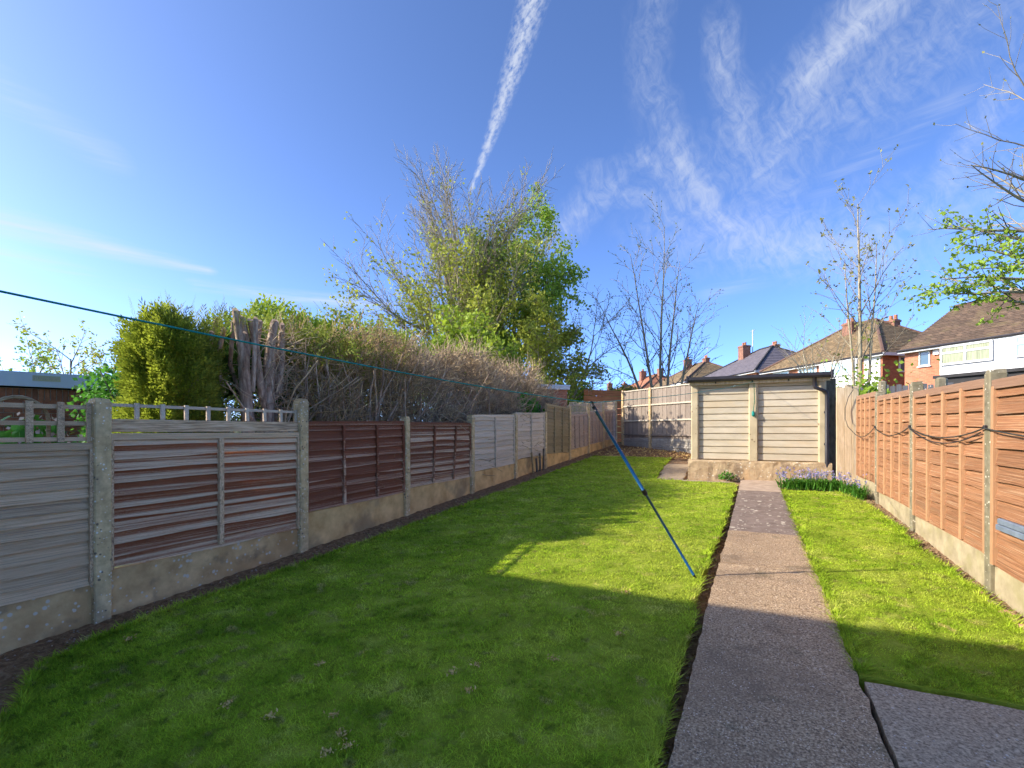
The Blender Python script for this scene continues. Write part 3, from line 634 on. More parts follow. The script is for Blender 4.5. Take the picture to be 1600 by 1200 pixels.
# ---- right boundary (x = 1.85)
RX = 1.85
RY = [3.2, 5.31, 7.36, 9.11, 11.0]
for i, (zt, lb) in enumerate([(None, ''), (2.12, 'sunlit concrete post nearest the camera in the right fence'), (2.205, 'sunlit concrete post between the second and third orange panels'), (2.21, 'concrete post before the last orange panel, near the garage')]):
    if zt: post(lb, RX, RY[i], gz(RY[i])-.03, zt, M['post_warm'], .105, .115, 'concrete posts of the right fence', R(90))
rz = [(.52, 2.01), (.60, 2.06), (.68, 2.12), (.80, 2.22)]
rlab = ['orange brown panel at the right edge, its lower half cut by the view', 'large sunlit orange brown panel between the two nearest right posts', 'middle orange brown panel of the right fence', 'last orange brown panel, beside the pale upright boards']
for i in range(4):
    a, b = RY[i]+.05, (RY[i+1]-.05 if i < 3 else 10.60); yc = (a+b)/2; z0, z1 = rz[i]
    t = lap_panel(rlab[i], (RX, yc, z0), R(-90), b-a, z1-z0, 11, 'wood_orange', [.27, .5, .74] if i else [.33, .67], 'rail_orange', -.012, bw=.05, group='orange panels of the right fence', frame=.045)
    for ch in t.children:
        if ch.name.startswith('rail'): ch.data = ch.data.copy(); ch.data.materials[0] = M['rail_top']; ch.scale[2] = .075; ch.location[2] -= .01
    gravel_board(['concrete gravel board below the orange panel at the right edge', 'mossy concrete gravel board below the large orange panel', 'concrete gravel board below the middle orange panel', 'concrete gravel board behind the bluebells'][i], (RX, yc, gz(yc)-.03), R(-90), b-a+.06, z0-gz(yc)+.026, M['gravel_right'], -.012-.02, 'gravel boards of the right fence')
# neighbour's posts just behind
for y, zt, lb in [(5.05, 2.15, 'weathered timber post behind the nearest right concrete post'), (7.12, 2.22, 'weathered timber post behind the second right concrete post'), (9.75, 2.42, 'weathered timber post behind the last orange panel')]:
    o = MB().cbox(-.05, .05, -.05, .05, 0, zt-gz(y), .02).build('timber_post', M['post_warm']); o.location = (RX+.16, y, gz(y)); tag(o, lb, 'fence post', 'timber posts behind the right fence')
# pale upright boards beside the garage
t = thing('board_infill', 'pale upright timber boards filling the gap beside the garage', 'fence panel', (1.50, 10.62, .60), R(8))
for i, (a, b, h) in enumerate([(0, .125, 1.80), (.129, .245, 1.84), (.249, .35, 1.82)]): MB().cbox(a, b, -.012, .012, 0, h, .004).build('board', M['board_pale'], t)

o = MB().cbox(-.09, .09, -.012, .012, 0, 2.0, .004).build('gap_shade', M['bark_dark']); o.location = (1.455, 10.98, .6); tag(o, 'dark strip added as shadow in the narrow gap behind the garage downpipe', 'board')  # added dark strip, its colour stands in for shadow in the gap
# cables clipped to the right fence posts
def sag(a, b, s, n=10): return [(a[0]+(b[0]-a[0])*i/n, a[1]+(b[1]-a[1])*i/n, a[2]+(b[2]-a[2])*i/n-s*4*(i/n)*(1-i/n)) for i in range(n+1)]
cx_ = RX-.075
A = [(cx_, 4.1, 1.545), (cx_, 5.31, 1.635), (cx_, 7.36, 1.655), (cx_, 9.11, 1.66)]
t = tag(MB().tube([(cx_, 3.0, 1.50)] + sag(A[0], A[1], .01)[:-1] + sag(A[1], A[2], .10)[:-1] + sag(A[2], A[3], .11)[:-1] + sag(A[3], (1.70, 10.35, 1.60), .12, 12)
    + [(1.66, 10.50, 1.68), (1.63, 10.57, 1.82), (1.63, 10.58, 2.02), (1.68, 10.58, 2.22), (1.75, 10.59, 2.34), (1.74, 10.6, 2.42), (1.62, 10.6, 2.46)], .0062, 6).build('cable', M['cable'], None, True), 'black cable drooping from post to post and looping up by the garage', 'cable')
t = tag(MB().tube(sag((cx_-.004, 5.36, 1.60), (cx_-.004, 7.32, 1.64), .13, 16), .0058, 6).build('cable', M['black'], None, True), 'second black cable hanging lower across the large orange panel', 'cable')
for y, z in ((5.31, 1.645), (7.36, 1.665), (9.11, 1.67)):
    o = MB().cbox(-.012, .012, -.02, .02, -.015, .015, .004).build('cable_clip', M['black']); o.location = (cx_+.008, y, z); tag(o, {5.31: 'black cable clip on the nearest right post', 7.36: 'black cable clip on the middle right post', 9.11: 'black cable clip on the farthest right post'}[y], 'clip', 'cable clips')
o = thing('plastic_bracket', 'grey plastic strip fixed to the panel at the right edge', 'bracket', (RX-.03, 5.06, .84), R(-90))
for z, x0 in ((0, -.05), (.05, -.02)): MB().cbox(x0, .9, -.045, -.012, z, z+.042, .006).build('strip', M['greyplastic'], o)
for i, (x, y, s, lb) in enumerate([(1.69, 5.15, .05, 'brick fragment at the foot of the nearest right post'), (1.70, 4.95, .045, 'pale stone beside the nearest right gravel board'), (1.71, 4.75, .055, 'pinkish stone near the right edge border'), (1.68, 5.6, .035, 'small brick chip beyond the nearest right post'), (1.72, 4.5, .06, 'broad flat stone at the right edge of the border'), (1.71, 4.25, .05, 'brick lump closest to the right edge of the border')]):
    r = np.random.default_rng(50+i); V = rnd_dirs(r, 14)*s*np.array([1.2, .9, .5]); import bmesh
    bm = bmesh.new(); [bm.verts.new(v) for v in V]; bmesh.ops.convex_hull(bm, input=bm.verts); me = bpy.data.meshes.new('stone'); bm.to_mesh(me); bm.free()
    o = obj('stone', me, M['rubble'] if i % 2 == 0 else M['stone']); o.location = (x, y, gz(y)+.01); tag(o, lb, 'stone', 'stones of the right border')

# ---- back fence, running obliquely
p0 = Vector(S(4.19, 18.3)); p1 = Vector(S(5.62, 14.9)); dv = (p1-p0); Lb = dv.length; ang = math.atan2(dv.y, dv.x)
pm = Vector(S(222/760*16.9, 16.9)); fr = (pm-p0).dot(dv)/Lb
def bp(t): q = p0+dv*(t/Lb); return q.x, q.y
for tt, top, lb in ((0, 3.10, 'concrete corner post where the back fence meets the left fence'), (fr, 3.10, 'concrete post in the middle of the back fence')):
    x, y = bp(tt); post(lb, x, y, gz(y)-.05, top, M['post'], .11, .12, 'concrete posts of the back fence', ang)
for j, (a, b, lb) in enumerate([(.06, fr-.06, 'back fence bay of upright boards in the corner, crossed by a diagonal shadow'), (fr+.06, Lb+.75, 'back fence bay of upright boards next to the garage')]):
    x, y = bp((a+b)/2); L = b-a; zb = 1.33; t = thing('fence_panel', lb, 'fence panel', (x, y, zb), ang, 'upright board bays of the back fence')
    n = int(L/.105)
    for i in range(n):
        w = L/n; o = box_part('board', t, M['wood_close'], -L/2+i*w, -L/2+(i+1)*w-.006, .0+.006*(i % 2), .014+.006*(i % 2), 0, 1.70)
    for z in (.10, .60, 1.14): box_part('rail', t, M['rail_close'] if z > .2 else M['wood_close'], -L/2, L/2, -.045, -.002, z+.38 if False else z, z+.05)
    box_part('capping_rail', t, M['rail_close'], -L/2, L/2, -.03, .04, 1.702, 1.745)
    # two rock faced boards below, each course of stones modelled
    for kk in range(2):
        z0 = zb-.30*(kk+1)-.004*kk
        g = thing('rock_faced_board', ('upper' if kk == 0 else 'lower')+' rock faced concrete board under the '+('corner bay' if j == 0 else 'bay next to the garage')+' of the back fence', 'gravel board', (x, y, z0), ang, 'rock faced boards of the back fence')
        MB().box(-L/2, L/2, 0, .03, 0, .296).build('backing', M['rock'], g)
        for c in range(4):
            xx = -L/2+.01
            while xx < L/2-.08:
                w = min(prs.uniform(.16, .34), L/2-.01-xx); box_part('stone_face', g, M['rock'], xx, xx+w-.012, -.012-prs.uniform(0, .02), .001, .01+c*.072, .01+c*.072+.062); xx += w

# ================================================================== garage
GX0, GX1, GY, GZ = -1.087, 1.424, 10.78, 1.005
gar = thing('garage', 'cream concrete sectional garage with black gutter at the end of the path', 'garage', (0, GY, GZ))
def gpart(name, mb, mt, par=gar, sm=False): return mb.build(name, mt, par, sm)
r = random.Random(9); mb = MB(); n = 26; V = []; F = []
for i in range(n+1):
    x = GX0+(GX1+.03-GX0)*i/n; j = lambda a: r.uniform(-a, a)
    V += [(x, -.05+j(.008), -.52), (x, -.045+j(.010), -.15+j(.02)), (x, -.04+j(.012), -.03+j(.01)), (x, -.02+j(.008), .0+j(.004)), (x, 4.2, .0), (x, 4.2, -.52)]
for i in range(n):
    for k in range(6): F.append((i*6+k, i*6+6+k, i*6+6+(k+1) % 6, i*6+(k+1) % 6))
F += [(0,1,2,3,4,5), tuple(n*6+k for k in (5,4,3,2,1,0))]
gpart('plinth', mb.add(V, F), M['plinth'])
px_ = [(GX0+.055, GX0+.205), (.055, .225), (1.245, 1.375)]
def pillar(a, b): return MB().cbox(a, b, .04, .17, .002, 1.60, .022)
for a, b in px_: gpart('pillar', pillar(a, b), M['pillar'])
bh = .1335
bme = {}
for w0, w1 in ((GX0+.20, .06), (.22, 1.25)):
    for i in range(12):
        z = .004+i*bh; h = bh if i < 11 else 1.62-z
        m = MB(); y0 = .105
        m.add([(w0,y0,z+.018), (w1,y0,z+.018), (w1,y0,z+h-.003), (w0,y0,z+h-.003), (w0,y0+.03,z), (w1,y0+.03,z), (w1,y0+.03,z+h), (w0,y0+.03,z+h)], [(0,1,2,3), (4,5,1,0), (3,2,6,7)])
        m.box(w0, w1, y0+.0305, y0+.07, z, z+h)
        gpart('wall_board', m, M['garage'])
for s, x in ((1, GX0+.06), (-1, 1.37)): gpart('side_wall', MB().box(min(x, x+s*.06), max(x, x+s*.06), .171, 4.1, .002, 1.62), M['garage'])
gpart('rear_wall', MB().box(GX0+.13, 1.30, 4.04, 4.1, .002, 1.62), M['garage'])
gpart('roof', MB().box(GX0-.02, 1.44, -.02, 4.25, 1.665, 1.70), M['dark'])
gpart('fascia', MB().box(GX0+.03, 1.43, -.005, .035, 1.545, 1.66), M['board_pale'])
gut = MB(); prof = [(-.125, 1.70), (-.125, 1.645), (-.10, 1.605), (-.05, 1.60), (-.008, 1.62), (-.008, 1.70)]
xs = [GX0-.01, 1.455]; V = [(x, a, b) for x in xs for a, b in prof]; m = len(prof)
gut.add(V, [(k, k+m, k+1+m, k+1) for k in range(m-1)] + [tuple(range(m)), tuple(range(2*m-1, m-1, -1))]); gut.box(GX0, 1.45, -.12, -.012, 1.66, 1.668)
gp = gpart('gutter', gut, M['black'])
for x in (GX0-.012, 1.44): MB().cbox(x-.012, x+.03, -.135, .0, 1.585, 1.735, .01).build('end_cap', M['black'], gp)
for x in (-.55, .12, .75): MB().box(x-.012, x+.012, -.02, -.006, 1.565, 1.60).build('bracket', M['black'], gp)
dpx = 1.17
dp = gpart('downpipe', MB().tube([(dpx, -.07, 1.62), (dpx, -.07, 1.45), (dpx+.015, -.07, 1.415), (dpx+.17, -.03, 1.345), (dpx+.20, -.01, 1.315), (dpx+.203, -.01, 1.25), (dpx+.203, -.01, -.42)], .034, 10), M['black'], sm=True)
for z in (.95, .35): MB().cbox(dpx+.16, dpx+.245, .0, .035, z-.02, z+.02, .004).build('pipe_clip', M['black'], dp)
gpart('hook', MB().tube([(-.22, .09, 1.50), (-.22, .06, 1.50), (-.20, .05, 1.515), (-.19, .05, 1.53)], .014, 6), M['white'])

# ================================================================== clothes line, prop, pulley cord
foot = Vector((-.41, 4.70, gz(4.7)+.01)); topx, topy = S(.69, 4.22); top = Vector((topx, topy, 1.62+(672-630)*4.22/760))
t = thing('clothes_prop', 'slanting blue telescopic clothes prop standing on the lawn', 'clothes prop', foot)
v = top-foot; mid = v*.50
MB().tube([v*.0, mid], .0115, 10).build('lower_tube', M['pole'], t, True)
MB().tube([mid*.99, v*.985], .014, 10).build('upper_tube', M['pole'], t, True)
MB().tube([mid-v.normalized()*.025, mid-v.normalized()*.01, mid+v.normalized()*.03], [.017, .022, .020], 10).build('locking_collar', M['black'], t, True)
MB().tube([v*-.004, v*.02], .0135, 8).build('foot_cap', M['black'], t, True)
n1 = Vector((-v.y, v.x, 0)).normalized()
MB().tube([v*.96, v*.985], .017, 8).tube([v*.985, v*1.0+n1*.02+Vector((0, 0, .015))], .008, 6).tube([v*.985, v*1.0-n1*.02+Vector((0, 0, .015))], .008, 6).build('forked_tip', M['black'], t, True)
pc = Vector((.15, GY-.02, 2.58)); near = Vector((*S(-1.62, 1.07), 2.02)); d = top+Vector((0, 0, .005))
far_end = Vector((*S(-3.0, -.8), 2.42))
e0 = Vector((*S(-1.41, 1.34), 1.62+(672-455)*1.34/760))
e1 = e0 + (e0-d)*.9
line = sag(pc, d, .05, 12)[:-1] + sag(d, e0, .03, 14) + [tuple(e1)]
tag(MB().tube(line, .0036, 5).build('clothes_line', M['green_rope'], None, True), 'thin green clothes line running over the prop to the garage', 'clothes line')
t = thing('pulley_cord', 'green cord with a small pull hanging on the middle garage pillar', 'cord', (.15, GY+.015, 1.0))
MB().tube([(0, 0, 1.58), (.01, -.005, 1.2), (-.015, -.006, .98)], .007, 5).build('cord', M['rope_dark'], t, True)
MB().tube([(-.015, -.008, 1.0), (-.015, -.008, .985), (-.012, -.008, .94), (-.010, -.008, .90), (-.01, -.008, .885)], [.008, .024, .030, .026, .008], 8).build('pull', M['green_rope'], t, True)
# ================================================================== houses
def wall_quad(mb, a, b, z0, z1): mb.add([(a[0],a[1],z0), (b[0],b[1],z0), (b[0],b[1],z1), (a[0],a[1],z1)], [(0,1,2,3)])
def courses(mb, e0, e1, r1, r0, n, lift=.035):
    """one roof slope from eaves e0-e1 to ridge r0-r1, laid in stepped courses"""
    e0, e1, r0, r1 = map(Vector, (e0, e1, r0, r1)); nn = (e1-e0).cross(r0-e0).normalized() if (r0-e0).length > 0 else Vector((0,0,1))
    if nn.z < 0: nn = -nn
    for i in range(n):
        t0, t1 = i/n, (i+1)/n
        a, b = e0.lerp(r0, t0), e1.lerp(r1, t0); c, d = e1.lerp(r1, t1), e0.lerp(r0, t1)
        mb.add([a+nn*lift, b+nn*lift, c, d, a, b], [(0,1,2,3), (4,5,1,0)])
def window(parent, x0, x1, z0, z1, cols, splits=(), y=0., glass='glass', fw=.06, sill=True):
    m = MB(); m.box(x0, x1, y-.05, y+.03, z0, z0+fw); m.box(x0, x1, y-.05, y+.03, z1-fw, z1)
    for i in range(cols+1):
        xc = x0+fw/2+(x1-x0-fw)*i/cols; m.box(xc-fw/2, xc+fw/2, y-.048, y+.03, z0+fw, z1-fw)
    for s in splits: m.box(x0+fw, x1-fw, y-.046, y+.03, s-fw/2, s+fw/2)
    o = m.build('window', M['white'], parent)
    for i in range(cols):
        a = x0+fw+(x1-x0-fw)*i/cols; b = x0+(x1-x0-fw)*(i+1)/cols
        zs = [z0+fw] + list(splits) + [z1-fw]
        for q in range(len(zs)-1): MB().box(a, b, y-.012, y-.006, zs[q], zs[q+1]).build('pane', M[glass], o)
    if sill: MB().box(x0-.06, x1+.06, y-.10, y-.051, z0-.06, z0-.004).build('sill', M['white'], o)
    return o
def house(name, label, corner, far, L, D, ze, zr, tile, wall, gables=(False, False), nc=22, zg=None, over=.35):
    """corner: near right eaves corner, far: direction of the far end (survey frame)"""
    c = Vector(S(*corner)); f = Vector(S(*far)).normalized(); o = c+f*L; xd = -f
    a = math.atan2(xd.y, xd.x); zg = zg if zg is not None else gz(c.y)-.3
    t = thing(name, label, 'house', (o.x, o.y, zg), a); e = ze-zg; r = zr-zg
    w = MB(); pts = [(0,0), (L,0), (L,D), (0,D)]
    for i in range(4): wall_quad(w, pts[i], pts[(i+1) % 4], -1, e-.05)
    for g, x in ((gables[0], 0), (gables[1], L)):
        if g: w.add([(x,0,e-.05), (x,D,e-.05), (x,D/2,r-.12)], [(0,1,2)])
    w.build('wall', M[wall], t)
    h = D/2; k = h*1.0; v = over; dz = (r-e)/h*v
    rl, rr = (-.1 if gables[0] else k), (L+.1 if gables[1] else L-k)
    el, er = (-.1 if gables[0] else -v), (L+.1 if gables[1] else L+v)
    if rl > rr: rl = rr = L/2
    rf = MB(); z0 = e-dz*.5
    courses(rf, (el,-v,z0), (er,-v,z0), (rr,h,r), (rl,h,r), nc); courses(rf, (er,D+v,z0), (el,D+v,z0), (rl,h,r), (rr,h,r), nc)
    if not gables[1]: courses(rf, (er,-v,z0), (er,D+v,z0), (rr,h,r), (rr,h,r), nc)
    if not gables[0]: courses(rf, (el,D+v,z0), (el,-v,z0), (rl,h,r), (rl,h,r), nc)
    ro = rf.build('roof', M[tile], t)
    hips = [((rl,h,r+.03), (rr,h,r+.03))]
    if not gables[1]: hips += [((er,-v,z0+.05), (rr,h,r+.03)), ((er,D+v,z0+.05), (rr,h,r+.03))]
    if not gables[0]: hips += [((el,-v,z0+.05), (rl,h,r+.03)), ((el,D+v,z0+.05), (rl,h,r+.03))]
    for p, q in hips: MB().tube([p, q], .10, 6).build('ridge', M['ridge'] if tile != 'tile_grey' else M['dark'], ro)
    fa = MB(); fa.box(el, er, -v-.03, -v-.002, z0-.16, z0+.02); fa.box(er+.002, er+.03, -v, D+v, z0-.16, z0+.02); fa.build('fascia', M['white'], t)
    MB().box(el, er, -v+.01, -.02, z0-.15, z0-.13).build('soffit', M['white'], t)
    MB().tube([(el, -v-.09, z0-.03), (er, -v-.09, z0-.03)], .055, 8).build('gutter', M['black'], t)
    return t, e, r, z0
def chimney(t, x, y, zb, zt, w=.75, d=.5, pots=2):
    o = MB().box(x-w/2, x+w/2, y-d/2, y+d/2, zb, zt).build('chimney', M['chimney'], t)
    MB().box(x-w/2-.05, x+w/2+.05, y-d/2-.05, y+d/2+.05, zt-.18, zt-.06).build('corbel', M['chimney'], o)
    for i in range(pots): q = x+(i-(pots-1)/2)*.34; MB().tube([(q, y, zt-.02), (q, y, zt+.12), (q, y, zt+.32)], [.13, .11, .12], 8).build('pot', M['tile_red'], o)

# A: nearest, at the right edge
far = Vector((-.285, .958)); LA = 14.0; cA = Vector((21, 26))-far*LA
tA, e, r_, z0 = house('brick_house', 'red brick house with white bay and brown roof at the right edge', cA, far, LA, 8, 5.95, 8.5, 'tile_brown', 'brick', (True, True), 24)
zb = tA.location.z
window(tA, .72, 1.24, 4.93-zb, 5.70-zb, 1)
MB().box(1.42, 1.68, -.12, -.002, 5.42-zb, 5.72-zb).build('alarm_box', M['white'], tA)
by = -.35
bayA = MB().box(1.88, 9.5, by, -.003, 3.85-zb, 5.80-zb).build('bay', M['white'], tA)
window(tA, 1.95, 4.05, 4.79-zb, 5.72-zb, 2, (5.38-zb,), by-.06, 'curtain', .09, False)
window(tA, 4.85, 7.0, 4.79-zb, 5.72-zb, 3, (5.38-zb,), by-.06, 'glass_lit', .08, False)
MB().box(2.3, 6.9, -1.5, -.36, 4.08-zb, 4.22-zb).build('porch_roof', M['dark'], tA)
MB().box(2.4, 6.8, -1.35, -.005, 1-zb, 4.07-zb).build('porch', M['dark'], tA)
chimney(tA, 6.5, 4.0, r_-.6, r_+1.0)

# B: hipped brown roof behind the slender tree
fB = Vector((-.20, .98)); tB, e, r_, z0 = house('hipped_house', 'house with hipped brown roof and white bays behind the slender budding tree', (22.7, 29.8), fB, 10, 8, 6.45, 9.45, 'tile_olive', 'brick_brown', (False, False), 24)
zb = tB.location.z
for x0 in (5.8,):
    MB().box(x0-.1, x0+2.8, -.42, -.003, 4.2-zb, e-.18).build('bay', M['white'], tB)
    window(tB, x0, x0+2.7, 5.2-zb, e-.30, 3, (), -.48, 'glass_lit', .08, False)
for x0 in (.8, 3.4): window(tB, x0, x0+1.7, 5.2-zb, e-.3, 2, (), -.03, 'glass_lit', .08)
MB().box(8.8, 9.9, -.06, -.002, 4-zb, e-.15).build('white_panel', M['white'], tB)
MB().box(10.002, 10.05, 1.2, 2.2, 5.2-zb, 6.2-zb).build('end_window', M['white'], tB); MB().box(10.052, 10.06, 1.3, 2.1, 5.3-zb, 6.1-zb).build('end_pane', M['glass'], tB)
chimney(tB, 5.0, 2.9, r_-1.2, r_-.05, .8, .6); chimney(tB, 6.6, 4.8, r_-1.4, r_-.12, .6, .5)

# C: grey tiled hipped house with aerial
fC = Vector((-.10, .995)); tC, e, r_, z0 = house('grey_roofed_house', 'house with smooth grey hipped roof and tall aerial above the garage', (21, 41.8), fC, 11, 9, 6.8, 9.65, 'tile_grey', 'brick', (False, False), 15)
zb = tC.location.z
window(tC, 3.2, 6.2, 5.5-zb, e-.25, 4, (), -.05, 'glass', .08, False); window(tC, 8.8, 9.5, 5.5-zb, e-.25, 1, (), -.05, 'glass', .07)
MB().box(11.002, 11.05, 2.0, 3.1, 5.4-zb, 6.5-zb).build('end_window', M['white'], tC); MB().box(11.052, 11.06, 2.1, 3.0, 5.5-zb, 6.4-zb).build('end_pane', M['glass'], tC)
chimney(tC, 3.6, 3.4, r_-1.6, r_+.55, .9, .8); chimney(tC, 5.8, 5.2, r_-.4, r_+.30, .9, .5)
MB().tube([(3.9, 4.1, r_-.6), (3.95, 4.1, r_+2.1)], .05, 6).tube([(3.6, 4.1, r_+2.0), (4.3, 4.1, r_+2.06)], .03, 5).build('aerial', M['metal'], tC)

# D, E, F: farther down the row
tD, e, r_, z0 = house('hipped_house', 'farther house with olive brown hipped roof left of the grey roof', (19.3, 54.0), Vector((-.08, .997)), 12, 9, 7.1, 9.9, 'tile_olive', 'brick_brown', (False, False), 16)
zb = tD.location.z
MB().box(8.5, 11.5, -.4, -.003, 4-zb, e-.2).build('bay', M['white'], tD); window(tD, 8.7, 11.3, 5.6-zb, e-.3, 3, (), -.46, 'glass_lit', .08, False)
chimney(tD, 5.0, 3.4, r_-1.2, r_+.6, .9, .7); chimney(tD, 7.4, 4.6, r_-.5, r_+.45, .9, .5)
MB().tube([(7.8, 4.6, r_), (7.8, 4.6, r_+1.7)], .03, 5).tube([(7.5, 4.3, r_+1.55), (8.1, 4.9, r_+1.6), (8.0, 4.4, r_+1.6)], .03, 5).build('aerial', M['metal'], tD)
tE, e, r_, z0 = house('red_roofed_house', 'distant house with orange tiled roof seen through the bare multi stemmed tree', (17.2, 66), Vector((-.10, .995)), 13, 9, 6.9, 9.8, 'tile_red', 'brick_brown', (False, False), 12)
chimney(tE, 5.0, 3.6, r_-.9, r_+.8, .9, .8); chimney(tE, 9.2, 4.6, r_-.4, r_+.7, .9, .6)
tF, e, r_, z0 = house('red_roofed_house', 'most distant house with orange roof and small chimney at the end of the row', (16.2, 82), Vector((-.12, .993)), 14, 9, 6.5, 9.3, 'tile_red', 'brick_brown', (False, False), 10)
chimney(tF, 4.0, 3.6, r_-.9, r_+1.2, .9, .8); chimney(tF, 9.2, 4.6, r_-.4, r_+.7, .9, .6)

# the photographer's own house, unseen close behind, whose eaves throw the shadow over the near lawn
own = thing('semi_detached_house', 'unseen house, walled white for fill light, whose long shadow falls across the near lawn and path', 'house', (-12.6, -1.25, 0))
w = MB(); P = [(0,0), (9.9,0), (9.9,-8), (0,-8)]
for i in range(4): wall_quad(w, P[i], P[(i+1) % 4], -.2, 5.25)
w.build('wall', M['white'], own)  # white chosen to bounce fill light, house cut short to open the sky
hs = 10.2
rf = MB(); courses(rf, (hs,.36,5.42), (-.3,.36,5.42), (4,-4,8.6), (6,-4,8.6), 20); courses(rf, (-.3,-8.4,5.42), (hs,-8.4,5.42), (6,-4,8.6), (4,-4,8.6), 20)
courses(rf, (hs,-8.4,5.42), (hs,.36,5.42), (6,-4,8.6), (6,-4,8.6), 20); courses(rf, (-.3,.36,5.42), (-.3,-8.4,5.42), (4,-4,8.6), (4,-4,8.6), 20)
rf.build('roof', M['tile_brown'], own)
MB().box(-.3, hs, .0, .33, 5.30, 5.33).build('soffit', M['white'], own); MB().box(-.3, hs, .33, .36, 5.28, 5.45).build('fascia', M['white'], own)

# ================================================================== outbuildings
a0, a1 = Vector(S(-8.26, 7.85)), Vector(S(-7.27, 8.80)); xd = (a1-a0).normalized(); ang = math.atan2(xd.y, xd.x); LO = 3.6
o0 = a1-xd*LO
ob = thing('flat_roofed_outbuilding', 'flat roofed brick outbuilding with white fascia behind the left trellis', 'outbuilding', (o0.x, o0.y, gz(o0.y)), ang)
zo = ob.location.z; zt, zf = 2.575-zo, 2.335-zo
MB().box(0, LO-.10, .004, 4.5, -.3, zf-.02).build('mortar_wall', M['mortar'], ob)
bk = MB().cbox(-.1075, .1075, -.012, .004, -.0325, .0325, .004).mesh('brick'); bk.materials.append(M['brick_real'])
rows_ = 18
for i in range(rows_):
    z = zf-.06-.075*i
    if i == 0:
        x = LO-.145
        while x > 1.0:
            o = obj('brick', bk, None, ob, (x, 0, zf-.135), (0, R(90), 0)); x -= .075
        continue
    z = zf-.245-.075*(i-1); x = LO-.2105-(.1125 if i % 2 else 0)
    while x > .9: obj('brick', bk, None, ob, (x, prs.uniform(-.002, .002), z)); x -= .225
fa = MB().box(-.05, LO, -.14, -.105, zf, zt).build('fascia', M['fascia'], ob)
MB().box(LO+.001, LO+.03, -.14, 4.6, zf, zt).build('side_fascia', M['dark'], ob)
MB().box(-.05, LO-.002, -.10, 4.6, zf+.02, zt-.01).build('roof', M['dark'], ob)
vent = MB().box(LO-1.0, LO-.66, -.148, -.1402, zf+.10, zf+.19).build('vent', M['vent'], fa)
for i in range(12): MB().box(LO-.985+i*.0265, LO-.973+i*.0265, -.152, -.1482, zf+.112, zf+.178).build('vent_slot', M['rail_close'], vent)
# small brick outbuilding far behind the left fence
a = Vector(S(.85, 17.0)); b = Vector(S(2.02, 17.3)); xd = (b-a).normalized(); ang = math.atan2(xd.y, xd.x)
ob2 = thing('brick_shed', 'small brick outbuilding with white fascia beyond the dead hedge', 'outbuilding', (a.x, a.y, gz(a.y)), ang); z2 = ob2.location.z
MB().box(-1.4, 1.15, 0, 3, -.3, 3.04-z2).build('wall', M['brick'], ob2); MB().box(-1.5, 1.20, -.12, 3.1, 3.05-z2, 3.16-z2).build('fascia', M['white'], ob2); MB().box(-1.52, 1.22, -.14, 3.12, 3.163-z2, 3.21-z2).build('roof', M['metal'], ob2)
MB().box(.0, .75, -.04, -.002, 0, 2.62-z2).build('door', M['wood_orange'], ob2); MB().box(.12, .63, -.046, -.0405, 2.2-z2, 2.55-z2).build('door_pane', M['glass'], ob2)
# sunlit orange fence beyond the corner
a = Vector(S(3.55, 20.6)); b = Vector(S(5.2, 21.4)); xd = (b-a).normalized(); ang = math.atan2(xd.y, xd.x)
of = thing('orange_fence', 'sunlit orange board fence beyond the far left corner', 'fence', (a.x, a.y, .9), ang)
for i in range(9): box_part('board', of, M['orangewall'], -.6, 3.0, 0, .02+.006*(i % 2), .10+i*.26, .10+i*.26+.245)
# dark fence behind the right boundary
a = Vector(S(8.7, 13.0)); b = Vector(S(11.2, 11.6)); xd = (b-a).normalized(); ang = math.atan2(xd.y, xd.x); Ld = (b-a).length
df = thing('dark_fence', 'slate grey board fence behind the orange panels, below the houses', 'fence', (a.x, a.y, gz(a.y)), ang)
for i in range(int(Ld/.125)): box_part('board', df, M['darkfence'], i*.125, i*.125+.11, 0, .02, 0, 2.78-df.location.z-.03*(i % 2))
box_part('rail', df, M['darkfence'], 0, Ld, .025, .07, 1.6, 1.7)

# ================================================================== vegetation
rg = np.random.default_rng(21)
# --- big fan shaped tree
bx, by_ = S(-2.75, 22); base = (bx, by_, gz(by_)-.2)
spec = [dict(n=40, ang=(22, 62), ratio=(.62, .86), start=.18, wig=.03, up=.01, seg=9, rr=.40, fall=.30, tip=.25),
        dict(n=18, ang=(14, 44), ratio=(.30, .50), start=.15, wig=.06, up=.06, seg=6, rr=.42, fall=.35, tip=.12),
        dict(n=8, ang=(15, 45), ratio=(.30, .50), start=.15, wig=.10, up=.07, seg=4, rr=.6, fall=.3, tip=.3),
        dict(n=0, ang=(20, 45), ratio=(.3, .5), start=.2, wig=.12, up=.06, seg=3, rr=.6, tip=.4)]
out = grow(rg, base, (.03, 0, 1), 8.4, .24, spec)
tw = tips(out[3], (.1, 1), 5, rg); hz = tw[:, 2]-base[2]; rel = (hz-1.2)/9.5
cc = math.cos(YAW)*(tw[:, 0]-bx)+math.sin(YAW)*(tw[:, 1]-by_)
keep = rg.uniform(0, 1, len(tw)) < np.clip(1.15-rel*1.5+.05*cc+.3*np.sin(tw[:, 0]*1.7)*np.sin(tw[:, 2]*1.9+tw[:, 1]), .006, 1)
tl = tw[keep]; tl = np.repeat(tl, 4, 0)+rg.normal(size=(len(tl)*4, 3))*.16
plant_tree('fan_tree', 'tall wide tree with bare pale twigs on top and young leaves below', base, out, M['bark_pale'], M['twig'], [('foliage', leaves_np(rg, tl, .15, .1, .5, .6), M['leaf_olive'])], 2)
